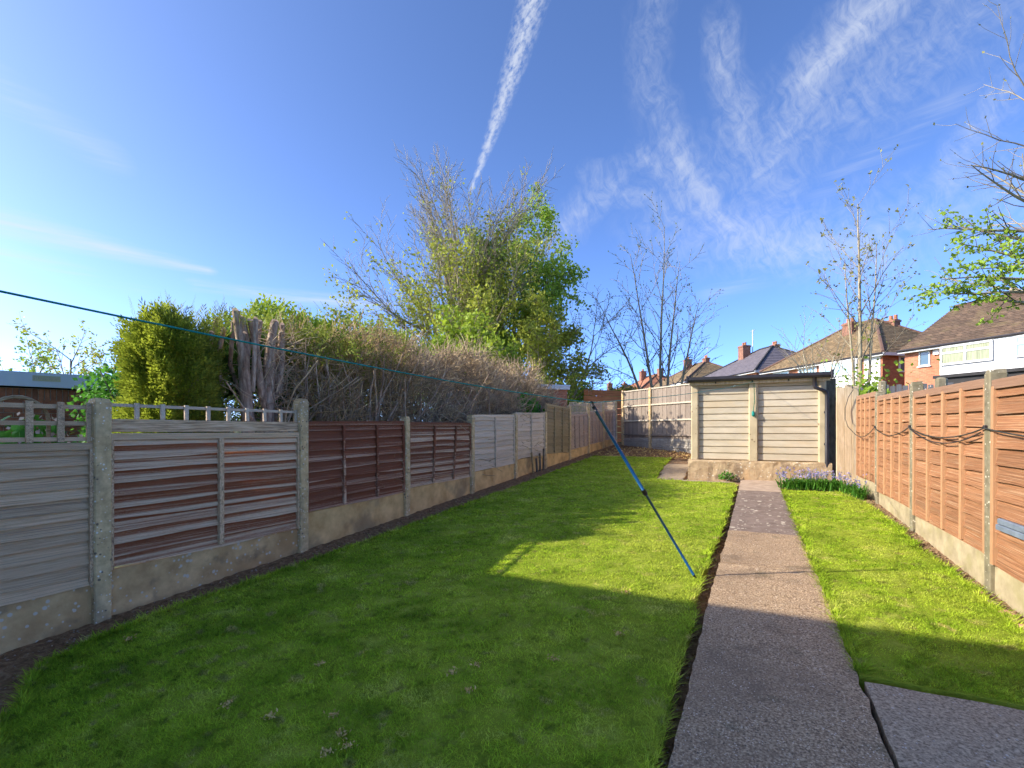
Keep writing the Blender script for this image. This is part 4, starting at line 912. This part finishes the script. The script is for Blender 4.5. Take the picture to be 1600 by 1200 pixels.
# --- fuller green tree right of it
bx, by_ = S(.25, 24); base = (bx, by_, gz(by_)-.2)
spec2 = [dict(n=15, ang=(30, 72), ratio=(.42, .66), start=.12, wig=.05, up=.03, seg=7, rr=.5, fall=.45, tip=.15),
         dict(n=9, ang=(20, 55), ratio=(.35, .6), start=.2, wig=.10, up=.04, seg=5, rr=.55, tip=.2), dict(n=7, ang=(20, 55), ratio=(.35, .6), start=.2, wig=.12, up=.02, seg=4, rr=.6, tip=.3), dict(n=0, ang=(0, 1), ratio=(1, 1), start=.2, wig=.12, up=0, seg=3)]
out = grow(rg, base, (.06, 0, 1), 8.9, .20, spec2)
tl = tips(out[3], (.1, 1), 5, rg); tl = np.repeat(tl, 4, 0)+rg.normal(size=(len(tl)*4, 3))*.17
plant_tree('leafy_tree', 'fuller bright green tree right of the fan shaped tree', base, out, M['bark'], M['twig'], [('foliage', leaves_np(rg, tl, .17, 0, .5, .65), M['leaf_green'])], 2)
# --- lower leafy tree in front, lime
bx, by_ = S(-1.35, 16.2); base = (bx, by_, gz(by_)-.2)
out = grow(rg, base, (.03, 0, 1), 3.9, .11, [dict(spec2[0], ang=(25, 75), ratio=(.45, .75), start=.15), spec2[1], spec2[2], spec2[3]])
tl = tips(out[3], (.1, 1), 2, rg); tl = np.repeat(tl, 3, 0)+rg.normal(size=(len(tl)*3, 3))*.14
plant_tree('lime_leaved_tree', 'low spreading lime green tree rising just behind the dead hedge', base, out, M['bark_pale'], M['twig'], [('foliage', leaves_np(rg, tl, .15, 0, .5, .65), M['leaf_lime'])], 2)
bx, by_ = S(1.2, 20.5); base = (bx, by_, gz(by_)-.2)
out = grow(rg, base, (-.05, 0, 1), 4.8, .12, [dict(spec2[0], ang=(20, 70), ratio=(.45, .75), start=.15), spec2[1], spec2[2], spec2[3]])
tl = tips(out[3], (.1, 1), 3, rg); tl = np.repeat(tl, 4, 0)+rg.normal(size=(len(tl)*4, 3))*.14
plant_tree('sapling_tree', 'small olive leaved tree above the small brick outbuilding', base, out, M['bark_pale'], M['twig'], [('foliage', leaves_np(rg, tl, .14, 0, .5, .6), M['leaf_olive'])], 2)
# --- bare leaning tree
bx, by_ = S(2.0, 22); base = (bx, by_, gz(by_))
spec3 = [dict(n=9, ang=(20, 55), ratio=(.45, .75), start=.2, wig=.07, up=.02, seg=8, rr=.55, fall=.4, tip=.15), dict(n=9, ang=(20, 55), ratio=(.35, .6), start=.2, wig=.10, up=.02, seg=5, rr=.55, tip=.2), dict(n=6, ang=(20, 55), ratio=(.35, .6), start=.2, wig=.12, up=.02, seg=4, rr=.6, tip=.3), dict(n=0, ang=(0, 1), ratio=(1, 1), start=.2, wig=.12, up=0, seg=3)]
out = grow(rg, base, (.36, .12, 1), 5.0, .10, spec3)
tl = tips(out[3], (.6, 1), 1, rg)
plant_tree('leaning_tree', 'bare twiggy tree leaning right between the green trees and the slim one', base, out, M['bark_pale'], M['twig_dark'], [('buds', leaves_np(rg, tl, .07, 0, 0, .6), M['leaf_bud'])], 2)
# --- slim multi stemmed tree behind the back fence
bx, by_ = S(6.75, 22); base = (bx, by_, gz(by_)); outs = None
for dx, dy, L in ((-.12, 0, 8.4), (.02, .0, 9.4), (.12, .02, 8.2), (-.26, -.02, 7.0), (.26, .02, 6.2)):
    bb = (base[0]+dx*.9, base[1]+dy*.5, base[2])
    o_ = grow(rg, bb, (dx*1.25, dy, 1), L, .085, [dict(n=15, ang=(22, 52), ratio=(.26, .46), start=.22, wig=.035, up=.015, seg=9, rr=.42, fall=.55, tip=.12), dict(n=7, ang=(20, 50), ratio=(.3, .55), start=.2, wig=.10, up=.04, seg=5, rr=.55, tip=.2), dict(n=4, ang=(20, 50), ratio=(.35, .6), start=.2, wig=.12, up=.03, seg=4, rr=.7, tip=.4)])
    outs = o_ if outs is None else [a+b for a, b in zip(outs, o_)]
tl = tips(outs[2], (.4, 1), 2, rg)
plant_tree('multi_stemmed_tree', 'slim bare tree with several upright stems behind the back fence', base, outs, M['bark'], M['twig_dark'], [('buds', leaves_np(rg, tl, .085, 0, 0, .6), M['leaf_dark'])], 1)
RMIN[0] = .006
# --- slender budding tree right of the garage
bx, by_ = S(545/760*14, 14); base = (bx, by_, gz(by_)); outs = None
for dx, L, r0 in ((0, 7.1, .085), (-.09, 5.6, .055), (.10, 6.0, .055)):
    o_ = grow(rg, (base[0]+dx*.8, base[1], base[2]), (dx*.8, .0, 1), L, r0, [dict(n=12, ang=(20, 50), ratio=(.20, .36), start=.36, wig=.016, up=.03, seg=10, rr=.40, fall=.35, tip=.15), dict(n=6, ang=(20, 50), ratio=(.3, .55), start=.25, wig=.08, up=.05, seg=5, rr=.6, tip=.3), dict(n=2, ang=(20, 45), ratio=(.35, .6), start=.3, wig=.1, up=.05, seg=3, rr=.8, tip=.5)])
    outs = o_ if outs is None else [a+b for a, b in zip(outs, o_)]
tl = tips(outs[2]+outs[1], (.75, 1), 1, rg); tl = np.repeat(tl, 3, 0)+rg.normal(size=(len(tl)*3, 3))*.035
low = tips([l for l in outs[1] if l[0][0][2] < base[2]+2.6], (.2, 1), 6, rg)
sets = [('buds', leaves_np(rg, tl, .085, 0, .3, .6), M['leaf_bud'])]
lw_ = np.array([base[0], base[1], base[2]+1.7])+rg.normal(size=(520, 3))*np.array([.55, .4, .42]); sets.append(('low_leaves', leaves_np(rg, lw_, .12, 0, .5, .7), M['leaf_green']))
plant_tree('budding_tree', 'slender budding tree with pale trunk standing right of the garage', base, outs, M['bark_pale'], M['twig'], sets, 1)
# --- crooked young tree
bx, by_ = S(468/760*16, 16); base = (bx, by_, gz(by_))
o1 = grow(rg, base, (.06, 0, 1), 3.4, .06, [dict(n=7, ang=(15, 45), ratio=(.45, .75), start=.45, wig=.09, up=.03, seg=8, rr=.6, fall=.3, tip=.3), dict(n=6, ang=(20, 50), ratio=(.4, .6), start=.25, wig=.1, up=.06, seg=5, rr=.6, tip=.3), dict(n=3, ang=(20, 50), ratio=(.4, .6), start=.3, wig=.1, up=.05, seg=3, rr=.8, tip=.5)])
o2 = grow(rg, (bx+.35, by_+.2, base[2]), (-.08, 0, 1), 3.2, .055, [dict(n=6, ang=(15, 45), ratio=(.45, .7), start=.5, wig=.09, up=.03, seg=8, rr=.6, fall=.3, tip=.3), dict(n=6, ang=(20, 50), ratio=(.4, .6), start=.25, wig=.1, up=.06, seg=5, rr=.6, tip=.3), dict(n=3, ang=(20, 50), ratio=(.4, .6), start=.3, wig=.1, up=.05, seg=3, rr=.8, tip=.5)])
outs = [a+b for a, b in zip(o1, o2)]
plant_tree('crooked_young_tree', 'small crooked bare tree rising just behind the garage roof', base, outs, M['bark_pale'], M['twig'], [('buds', leaves_np(rg, tips(outs[2], (.6, 1), 1, rg), .06, 0, .2, .6), M['leaf_bud'])], 1)
# --- tree at the right edge: bare boughs above, layered leaves below
bx, by_ = S(13.9, 12.2); base = (bx, by_, gz(by_)); toC = np.array([*S(-1, .05), 0.])
outs = grow(rg, base, (.0, .0, 1), 9.5, .17, [dict(n=13, ang=(35, 70), ratio=(.26, .42), start=.35, wig=.03, up=.015, seg=10, rr=.42, fall=.3, tip=.2), dict(n=9, ang=(20, 55), ratio=(.3, .5), start=.2, wig=.09, up=.05, seg=6, rr=.55, tip=.25), dict(n=4, ang=(20, 50), ratio=(.35, .6), start=.2, wig=.1, up=.05, seg=4, rr=.8, tip=.4)])
for zz, ln, rise in ((5.6, 2.9, .12), (6.0, 3.0, .12), (6.7, 2.7, .1), (5.3, 2.6, .16), (4.9, 2.6, .1), (4.4, 3.0, .1), (4.7, 2.4, .3), (4.1, 3.0, .08), (3.8, 2.8, .04)):
    dd = toC+np.array([rg.normal()*.15, rg.normal()*.15, rise]); o_ = grow(rg, (base[0], base[1], base[2]+zz), dd, ln, .05, [dict(n=11, ang=(25, 60), ratio=(.25, .45), start=.25, wig=.06, up=.01, seg=8, rr=.5, fall=.3, tip=.2), dict(n=6, ang=(20, 55), ratio=(.35, .6), start=.2, wig=.1, up=.04, seg=4, rr=.7, tip=.3)])
    outs[0] += o_[0]; outs[1] += o_[0][:0]+o_[1]; outs[2] += o_[1]
    if zz < 5.4: globals().setdefault('leafy', []).extend(o_[1])
tl = tips(leafy, (.1, 1), 7, rg); tl = np.repeat(tl, 3, 0)+rg.normal(size=(len(tl)*3, 3))*np.array([.10, .10, .035])
bd = tips(outs[2], (.8, 1), 1, rg)
plant_tree('edge_tree', 'tree at the right edge with bare upper boughs and layered green leaves', base, outs, M['bark'], M['twig'], [('foliage', leaves_np(rg, tl, .12, -.1, .75, .6), M['leaf_green']), ('buds', leaves_np(rg, bd, .08, 0, .2, .6), M['leaf_bud'])], 1)

# --- fern like sprays for the conifers
def sprays(rg, c, d, length, k=5, w=.028):
    """flat fans: k leaflets on both sides of a short axis"""
    n = len(c); d = d/np.linalg.norm(d, axis=1, keepdims=True); s = np.cross(d, rnd_dirs(rg, n)); s /= (np.linalg.norm(s, axis=1, keepdims=True)+1e-9)
    L = length*rg.uniform(.6, 1.3, (n, 1)); CC = []; AA = []; BB = []
    for i in range(k):
        t = i/(k-1); q = c+d*L*t; sg = 1 if i % 2 else -1
        ax = (d*.8+s*sg*.7*(1-.6*t))*L*(.30-.12*t); CC.append(q+ax); AA.append(ax); nn = np.cross(d, s); bb = np.cross(ax, nn); bb /= (np.linalg.norm(bb, axis=1, keepdims=True)+1e-9); BB.append(bb*w*L/length*.5)
    return quads_np(np.concatenate(CC), np.concatenate(AA), np.concatenate(BB))
def blob_points(rg, n, c, rad, lump=.25, shell=.55, floor=None):
    d = rnd_dirs(rg, n); rr = rg.uniform(shell, 1, (n, 1))**.6
    l = 1+lump*(np.sin(d[:, :1]*5.3+c[0])*np.sin(d[:, 1:2]*6.1+c[1])+.6*np.sin(d[:, 2:]*9+d[:, :1]*7))
    p = np.array(c)+d*rr*l*np.array(rad); return p, d
# golden green conifer
base = (-6.05, 3.62, gz(3.6)); t = thing('golden_conifer', 'yellow green conifer with a clipped top behind the low trellis', 'shrub', base)
P = []; Dd = []
for c, rad, n in (((-6.1,3.42,1.9),(.46,.36,1.0),9000), ((-6.3,3.66,2.3),(.42,.34,.62),5200), ((-6.15,3.36,2.5),(.44,.30,.45),3200), ((-5.95,3.42,1.5),(.42,.38,.6),5200), ((-6.4,3.85,1.9),(.3,.3,.9),3200)):
    p, d = blob_points(rg, n, c, rad, .22, .5); P.append(p); Dd.append(d)
P = np.concatenate(P); Dd = np.concatenate(Dd); Dd[:, 2] = np.abs(Dd[:, 2])*.7+.45
k_ = P[:, 2] < 3.0+rg.normal(size=len(P))*.05; P, Dd = P[k_], Dd[k_]
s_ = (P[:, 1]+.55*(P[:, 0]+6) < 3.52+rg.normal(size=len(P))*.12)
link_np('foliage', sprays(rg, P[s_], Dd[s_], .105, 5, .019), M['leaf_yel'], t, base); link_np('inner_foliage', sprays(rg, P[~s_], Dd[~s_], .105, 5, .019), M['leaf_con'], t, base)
tp = np.stack([np.full(90, -6.0)+rg.normal(size=90)*.3, rg.uniform(3.2, 4.1, 90), rg.uniform(2.75, 3.0, 90)], 1); link_np('top_sprays', sprays(rg, tp, np.stack([rg.normal(size=90)*.4, rg.normal(size=90)*.4, np.ones(90)], 1), .20, 9, .011), M['leaf_con'], t, base)
tr = []
for i in range(16):
    q = np.array([-6.1+rg.normal()*.15, rg.uniform(3.3, 3.7), gz(3.6)]); tr.append((np.array([q, q+[rg.normal()*.1, rg.normal()*.1, 1.4], q+[rg.normal()*.1, rg.normal()*.1, rg.uniform(1.9, 2.3)]]), np.array([.045, .035, .022])))
link_np('stems', tubes_np(tr, 5), M['bark_red'], t, base)
# conifer cut back to bare trunks
base = (-5.9, 4.55, gz(4.5)); t = thing('cut_back_conifer', 'conifer hacked back to thick bare grey trunks with sawn tops', 'shrub', base)
def zz_(ypx, Y=6.5): return 1.62+(672-ypx)*Y/760
trk = []
def trunk(pts, r0, r1): P = np.array([(xo, yg-.17, z) for xo, yg, z in pts]); trk.append((P, np.linspace(r0, r1, len(P))))
trunk([(-5.75,4.34,.2), (-5.75,4.33,1.7), (-5.74,4.29,2.1), (-5.75,4.27,2.4), (-5.78,4.32,2.75), (-5.8,4.26,3.05)], .085, .055)
trunk([(-5.74,4.29,2.1), (-5.7,4.24,2.45), (-5.7,4.18,2.75), (-5.72,4.14,3.1)], .055, .045)
trunk([(-5.7,4.55,.2), (-5.7,4.56,1.7), (-5.68,4.57,2.1), (-5.7,4.59,2.5), (-5.72,4.64,2.8), (-5.72,4.70,3.08)], .095, .05)
trunk([(-5.7,4.56,1.85), (-5.66,4.47,2.05), (-5.68,4.42,2.4), (-5.7,4.40,2.7), (-5.72,4.34,3.02)], .055, .04)
trunk([(-5.75,4.60,1.9), (-5.7,4.72,2.15), (-5.7,4.78,2.5), (-5.72,4.80,2.95)], .05, .04)
trunk([(-5.9,4.75,.2), (-5.9,4.82,1.9), (-5.92,4.86,2.5), (-5.95,4.86,3.0)], .06, .04)
for i in range(15): y = 4.0+.075*i+rg.normal()*.04; x = -6.0+rg.normal()*.16; trunk([(x, y+rg.normal()*.1, 2.1), (x+rg.normal()*.05, y+rg.normal()*.06, 2.5), (x+rg.normal()*.06, y+rg.normal()*.06, rg.uniform(2.8, 3.08))], .026, .030)
mt_ = MB()
link_np('trunks', tubes_np(trk, 7), M['bark_red'], t, base)
cut = [(P[-1], r[-1]) for P, r in trk]
for p, r in cut:
    MB().add([p-np.array(base)+np.array([math.cos(a)*r, math.sin(a)*r, .001+.03*math.cos(a+1)]) for a in np.arange(0, 6.2, .8)], [tuple(range(8))]).build('sawn_end', M['pinkish'], t)
def twig_lines(rg, n, org, dirf, length, rad, wig=.25, seg=3):
    L = []
    for i in range(n):
        p = org(rg); d = dirf(rg, p); d = d/np.linalg.norm(d); l = length*rg.uniform(.4, 1.3); P = [p]
        for _ in range(seg): d = d+rg.normal(size=3)*wig; d /= np.linalg.norm(d); P.append(P[-1]+d*l/seg)
        L.append((np.array(P), rad*rg.uniform(.5, 1.4)*np.linspace(1, .45, seg+1)))
    return L
L_ = twig_lines(rg, 420, lambda r: np.array([-5.8+r.normal()*.2, r.uniform(4.15, 5.15), r.uniform(1.4, 2.9)]), lambda r, p: np.array([r.normal()+.3, r.normal(), r.normal()*.6+.2]), .45, .006)
L_ += twig_lines(rg, 26, lambda r: np.array([-5.5+r.normal()*.1, r.uniform(4.4, 5.0), 1.5]), lambda r, p: np.array([.2*r.normal(), .5+r.normal()*.5, 1.0]), 1.1, .014, .12, 5)
link_np('dead_branches', tubes_np(L_, 3), M['dead'], t, base)
Q, Dq = blob_points(rg, 3000, (-6.5, 4.6, 2.0), (.45, .7, 1.05), .2, .3); k_ = Q[:, 2] < 2.95; link_np('rear_foliage', sprays(rg, Q[k_], Dq[k_]+[0, 0, .4], .18, 5, .035), M['leaf_dark'], t, base)
tp = np.stack([-6.1+rg.normal(size=60)*.2, rg.uniform(4.2, 5.6, 60), rg.uniform(2.85, 3.1, 60)], 1); link_np('top_sprays', sprays(rg, tp, np.stack([rg.normal(size=60)*.5, rg.normal(size=60)*.5, np.ones(60)], 1), .20, 9, .011), M['leaf_con'], t, base)
# dead hedge: brown thinning part and big grey tangle
def dead_hedge(name, label, y0, y1, topf, n, mt, stems, seed, x0=-6.9, x1=-5.15, length=.30, rad=.0045, extra=()):
    r = np.random.default_rng(seed); base = ((x0+x1)/2, (y0+y1)/2, gz((y0+y1)/2)); t = thing(name, label, 'hedge', base)
    lump = lambda y, z: .26*math.sin(y*2.3+z*1.7)+.14*math.sin(y*5.1-z*3.3)
    def org(rr):
        while True:
            y = rr.uniform(y0, y1); zt = topf(y); z = rr.uniform(.9, zt)
            f = (z-gz(y))/(zt-gz(y)); hw = (x1-x0)/2*(1.0-.55*max(0, f-.55)/.45)
            e = min(1, (y-y0)/.4+.3, (y1-y)/.5+.25)
            s = rr.uniform(-1, 1); s = math.copysign(abs(s)**.45, s) if rr.uniform() < .75 else s
            return np.array([(x0+x1)/2+s*hw*e+lump(y, z), y, z])
    cxm = (x0+x1)/2
    def dr(rr, p): f = (p[2]-1.5)/1.6; return np.array([(p[0]-cxm)*1.0+rr.normal()*.6, rr.normal()*.75+.15, .35+.5*max(0, f)+rr.normal()*.6])
    link_np('twigs', tubes_np(twig_lines(r, n, org, dr, length, rad, .28, 3), 3), mt, t, base)
    st = []
    for i in range(stems):
        y = r.uniform(y0+.2, y1-.2); x = r.uniform(x0+.3, x1-.25); zt = topf(y)
        P = [np.array([x, y, gz(y)])]; d = np.array([r.normal()*.18, r.normal()*.25, 1.])
        hh = (zt-gz(y))*r.uniform(.7, .97)
        for q in range(6): d = d+r.normal(size=3)*.13; d /= np.linalg.norm(d); P.append(P[-1]+d*hh/6)
        st.append((np.array(P), np.linspace(r.uniform(.016, .04), .008, 7)))
    link_np('stems', tubes_np(st, 5), M['bark_red'], t, base)
    for nm, vf, m_ in extra: link_np(nm, vf, m_, t, base)
    return t
def cloud(rg, n, f): return np.array([f(rg) for _ in range(n)])
top3 = interp([(4.9,3.0), (5.4,3.12), (6.0,3.2), (6.6,3.25), (7.1,3.3)])
ex = []
q = cloud(rg, 2600, lambda r: (r.uniform(-7.2, -6.3), r.uniform(4.9, 7.3), r.uniform(1.6, 3.3))); fq = cloud(rg, 900, lambda r: (-6+r.normal()*.45, 5.0+2.0*r.uniform()**1.4, 2.5+.55*r.uniform()**.6)); ex.append(('green_tips', sprays(rg, fq, rnd_dirs(rg, len(fq), .9), .13, 5, .022), M['leaf_con']))
ex.append(('green_rear', sprays(rg, q, rnd_dirs(rg, len(q), .7), .17, 5, .035), M['leaf_con']))
dead_hedge('thinning_hedge', 'thin brown dying hedge with green showing through, right of the bare trunks', 4.95, 7.15, top3, 4200, M['dead_dark'], 110, 31, extra=ex, length=.42, rad=.0062)
top4 = interp([(6.9,2.7), (7.3,3.05), (7.9,3.25), (8.6,3.1), (9.2,3.4), (9.8,3.12), (10.6,3.42), (11.3,3.12), (12.2,3.38), (12.9,3.1), (13.6,3.1), (14.4,2.8), (15,2.4)])
dead_hedge('dead_hedge', 'large dead grey brown tangle of bare hedge twigs above the far left panels', 6.95, 15.0, top4, 13000, M['dead'], 260, 32, length=.50, rad=.0085)
# green conifer tops behind the hedge
base = (-8.2, 9.5, gz(9.5)); t = thing('conifer_hedge', 'green conifer hedge top showing behind the dead hedge', 'hedge', base)
q = cloud(rg, 9000, lambda r: (r.uniform(-9.0, -7.3), r.uniform(5.5, 16.5), 0)); hh = 3.68+.03*(q[:, 1]-5)+.22*np.sin(q[:, 1]*2.1)*np.sin(q[:, 0]*3+1)+.12*np.sin(q[:, 1]*5.3); q[:, 2] = hh-np.abs(rg.normal(size=len(q)))*.7
link_np('foliage', sprays(rg, q, rnd_dirs(rg, len(q), 1.0), .24, 5, .05), M['leaf_lime'], t, base)
link_np('stems', tubes_np([(np.array([[x, y, gz(y)], [x, y, 2.0], [x, y+.1, 3.2]]), np.array([.06, .05, .02])) for x, y in zip(rg.uniform(-8.8, -7.5, 22), np.linspace(5.8, 16.2, 22))], 5), M['bark_red'], t, base)
# lilac
x, y = S(-5.75, 7.3); base = (x, y, gz(y)); t = thing('lilac_bush', 'leafy green lilac with purple blossom beside the outbuilding', 'shrub', base)
P = []
for c, rad, n in (((x, y, 1.8), (.62, .6, .85), 2400), ((x+.3, y+.1, 1.5), (.6, .5, .6), 1700), ((x-.05, y+.3, 2.3), (.45, .4, .5), 1000)): p, _ = blob_points(rg, n, c, rad, .2, .35); P.append(p)
link_np('foliage', leaves_np(rg, np.concatenate([p+rg.normal(size=p.shape)*.04 for p in P+P]), .068, .2, .4, .75), M['leaf_lilac'], t, base)
fl = []
for c in [(-.25,.2,2.72), (-.05,.0,2.42), (.35,-.2,2.02), (.2,.1,1.82), (-.3,-.1,1.9), (.45,.0,1.75), (.1,-.4,1.7), (.55,-.25,1.72)]:
    fl.append(np.array([x+c[0], y+c[1], c[2]])+rg.normal(size=(110, 3))*np.array([.035, .035, .06]))
link_np('blossom', leaves_np(rg, np.concatenate(fl), .028, 0, 0, .8), M['purple'], t, base)
st = [(np.array([[x, y, base[2]], [x+rg.normal()*.15, y+rg.normal()*.15, 1.3], [x+rg.normal()*.35, y+rg.normal()*.35, rg.uniform(2, 2.6)]]), np.array([.03, .02, .008])) for _ in range(14)]
link_np('stems', tubes_np(st, 5), M['bark'], t, base)
x, y = S(-7.0, 9.6); base = (x, y, gz(y)); out = grow(rg, base, (.1, 0, 1), 2.6, .05, [dict(n=9, ang=(15, 45), ratio=(.4, .6), start=.3, wig=.06, up=.03, seg=6, rr=.6), dict(n=6, ang=(20, 50), ratio=(.4, .6), start=.2, wig=.1, up=.03, seg=4, rr=.6), dict(n=4, ang=(20, 50), ratio=(.4, .6), start=.2, wig=.1, up=.03, seg=3, rr=.7)])
plant_tree('bare_shrub', 'fine bare shrub between the outbuilding and the golden conifer', base, out, M['bark'], M['twig_dark'], [('buds', leaves_np(rg, tips(out[2], (.5, 1), 1, rg), .03, 0, 0, .6), M['leaf_dark'])], 1, cat='shrub')
# bushes above the flat roof
for nm, lb, (X, Y), h, mt_, bl in (('round_bush', 'round green bush rising behind the flat roof at the left edge', (-13.6, 13.4), 3.0, 'leaf_green', False), ('blossoming_bush', 'sparse pale blossoming bush above the flat roof', (-11.9, 13.3), 3.3, 'leaf_olive', True), ('round_bush', 'small blossoming bush above the right end of the flat roof', (-10.4, 13.0), 2.9, 'leaf_olive', True)):
    x, y = S(X, Y); base = (x, y, gz(y)-.1); out = grow(rg, base, (0, 0, 1), h, .06, [dict(n=13, ang=(15, 60), ratio=(.4, .65), start=.35, wig=.05, up=.03, seg=5, rr=.6), dict(n=7, ang=(20, 50), ratio=(.4, .6), start=.2, wig=.1, up=.05, seg=4, rr=.6), dict(n=5, ang=(20, 50), ratio=(.4, .6), start=.2, wig=.1, up=.04, seg=3, rr=.7)])
    tl = tips(out[2], (.3, 1), 3 if bl else 5, rg); tl = np.repeat(tl, 3, 0)+rg.normal(size=(len(tl)*3, 3))*.05
    sets = [('foliage', leaves_np(rg, tl, .09, .1, .3, .65), M[mt_])]
    if bl: bt = tips(out[2], (.2, 1), 3, rg); sets.append(('blossom', leaves_np(rg, bt+rg.normal(size=bt.shape)*.06, .05, 0, 0, .9), M['pinkish']))
    plant_tree(nm, lb, base, out, M['bark'], M['twig'], sets, 1, cat='shrub')
# plants behind the trellis and bright shrubs at the far fence
def bush(name, label, X, Y, z, rad, n, mt_, size=.09, cat='shrub', flowers=None):
    x, y = S(X, Y); base = (x, y, gz(y)); t = thing(name, label, cat, base); p, _ = blob_points(rg, n, (x, y, z), rad, .22, .3)
    link_np('foliage', leaves_np(rg, p, size, .2, .4, .65), M[mt_], t, base)
    st = [(np.array([[x, y, base[2]], [x+rg.normal()*rad[0]*.3, y+rg.normal()*rad[1]*.3, (base[2]+z)/2], [x+rg.normal()*rad[0]*.5, y+rg.normal()*rad[1]*.5, z+rad[2]*.4]]), np.array([.02, .014, .006])) for _ in range(9)]
    link_np('stems', tubes_np(st, 4), M['bark'], t, base)
    if flowers: fp, _ = blob_points(rg, 60, (x, y, z+.05), rad, .2, .8); link_np('blossom', leaves_np(rg, fp, size*.38, .3, 0, .9), M['pinkish'], t, base)
bush('rhododendron', 'leafy plant with pale buds seen through the square trellis', -4.55, 4.62, 1.50, (.22, .3, .26), 170, 'leaf_lilac', .12, flowers=True)
bush('bright_shrub', 'bright yellow green shrub just left of the tall skewed panel', .42, 13.0, 1.95, (.42, .5, .62), 1300, 'leaf_lilac', .10)
bush('round_shrub', 'rounded green shrub between the brick outbuilding and the corner', 3.1, 23.5, 2.9, (1.3, 1.2, 1.15), 4200, 'leaf_green', .15)
bush('low_shrub', 'low green shrub behind the picket trellis', 2.3, 19.5, 2.4, (.9, .7, .5), 1500, 'leaf_lime', .12)
bush('reddish_shrub', 'dull green and russet shrub above the back fence corner', 5.3, 23, 3.2, (1.1, .8, .55), 1700, 'leaf_olive', .12)
bush('climber', 'green climber tangled over the fence at the right corner of the garage', 6.7, 10.6, 2.32, (.45, .4, .26), 520, 'leaf_green', .11)
bush('garden_shrub', 'green shrub behind the last orange panel below the slender tree', 8.4, 11.6, 2.35, (.55, .5, .36), 620, 'leaf_green', .12)
bush('small_shrub', 'small variegated shrub peeping over the right fence below the brick house', 7.4, 8.6, 2.14, (.28, .3, .20), 260, 'leaf_olive', .08, flowers=True)
bush('small_shrub', 'small pale leaved sprig over the joint of the right fence', 6.6, 8.75, 2.10, (.2, .2, .16), 160, 'leaf_lilac', .07)
# bluebells by the garage
def bluebells(label, x, y, w, n, nf):
    base = (x, y, gz(y)); t = thing('bluebell_clump', label, 'flowers', base, 0, 'bluebells by the garage')
    V = []; F = []
    for i in range(n):
        px, py = x+rg.normal()*w, y+rg.normal()*.10; a = rg.uniform(0, 6.28); h = rg.uniform(.10, .22); l = rg.uniform(.3, 1.1); ww = .010
        d = np.array([math.cos(a), math.sin(a), 0]); s = np.array([-d[1], d[0], 0])*ww; q = np.array([px, py, gz(py)]); o = len(V)*0+sum(len(z) for z in V)
        V.append(np.array([q-s*.6, q+s*.6, q+d*h*l*.5+[0, 0, h*.8]+s, q+d*h*l*.5+[0, 0, h*.8]-s, q+d*h*l*1.2+[0, 0, h*.75]+s*.2, q+d*h*l*1.2+[0, 0, h*.75]-s*.2])); F += [(o, o+1, o+2, o+3), (o+3, o+2, o+4, o+5)]
    link_np('leaves', (np.concatenate(V), np.array(F)), M['leaf_plant'], t, base)
    fp = []; st = []
    for i in range(nf):
        px, py = x+rg.normal()*w, y+rg.normal()*.09; h = rg.uniform(.22, .36); q = np.array([px, py, gz(py)]); b = np.array([rg.normal()*.05, rg.normal()*.05, h]); st.append((np.array([q, q+b*.6, q+b]), np.array([.003, .003, .002])))
        fp.append(q+b*rg.uniform(.7, 1.05, (9, 1))+rg.normal(size=(9, 3))*.016)
    link_np('flower_stems', tubes_np(st, 3), M['leaf_plant'], t, base); link_np('flowers', leaves_np(rg, np.concatenate(fp), .030, -.5, 0, .7), M['bluebell'], t, base)
for lb, x, y, w, n, nf in (('bluebells right beside the end of the path', .74, 10.05, .10, 150, 14), ('bluebells under the right garage bay', .98, 10.15, .10, 150, 20), ('bluebells below the garage downpipe', 1.2, 10.15, .10, 150, 22), ('bluebells before the pale upright boards', 1.42, 10.05, .10, 140, 10), ('bluebells at the foot of the last orange panel', 1.60, 9.75, .08, 120, 10), ('last low bluebell tuft spilling along the right border', 1.63, 9.40, .05, 80, 3)): bluebells(lb, x, y, w, n, nf)
bush('weed', 'small green weeds at the foot of the plinth left of the path', 3.95+.35, 9.72, .70, (.16, .12, .08), 160, 'leaf_plant', .05, 'weeds')
# dry tufts lying on the lawn
tf = []
for i in range(3): tf.append(leaves_np(np.random.default_rng(90+i), np.random.default_rng(80+i).normal(size=(34, 3))*np.array([.018, .018, .005])+[0, 0, .004], .020, .1, .3, .45))
tm = [mesh_np('dry_tuft', *q) for q in tf]
for i, (x, y) in enumerate([(-3.94,1.93), (-2.54,1.71), (-2.24,1.74), (-1.59,2.47), (-1.49,2.6), (-1.08,2.85), (-1.93,1.88), (-1.78,1.79), (-1.69,1.73), (-.79,3.33), (-2.4,2.22), (-1.4,2.35), (-.9,4.1), (-1.75,1.66)]):
    o = obj('dry_grass_tuft', tm[i % 3], M['straw']); o.location = (x, y, gz(y)+.03); o.rotation_euler = (0, 0, i*1.3); tag(o, 'small straw coloured tuft of dry grass lying on the lawn', 'grass tuft', 'dry tufts on the lawn')
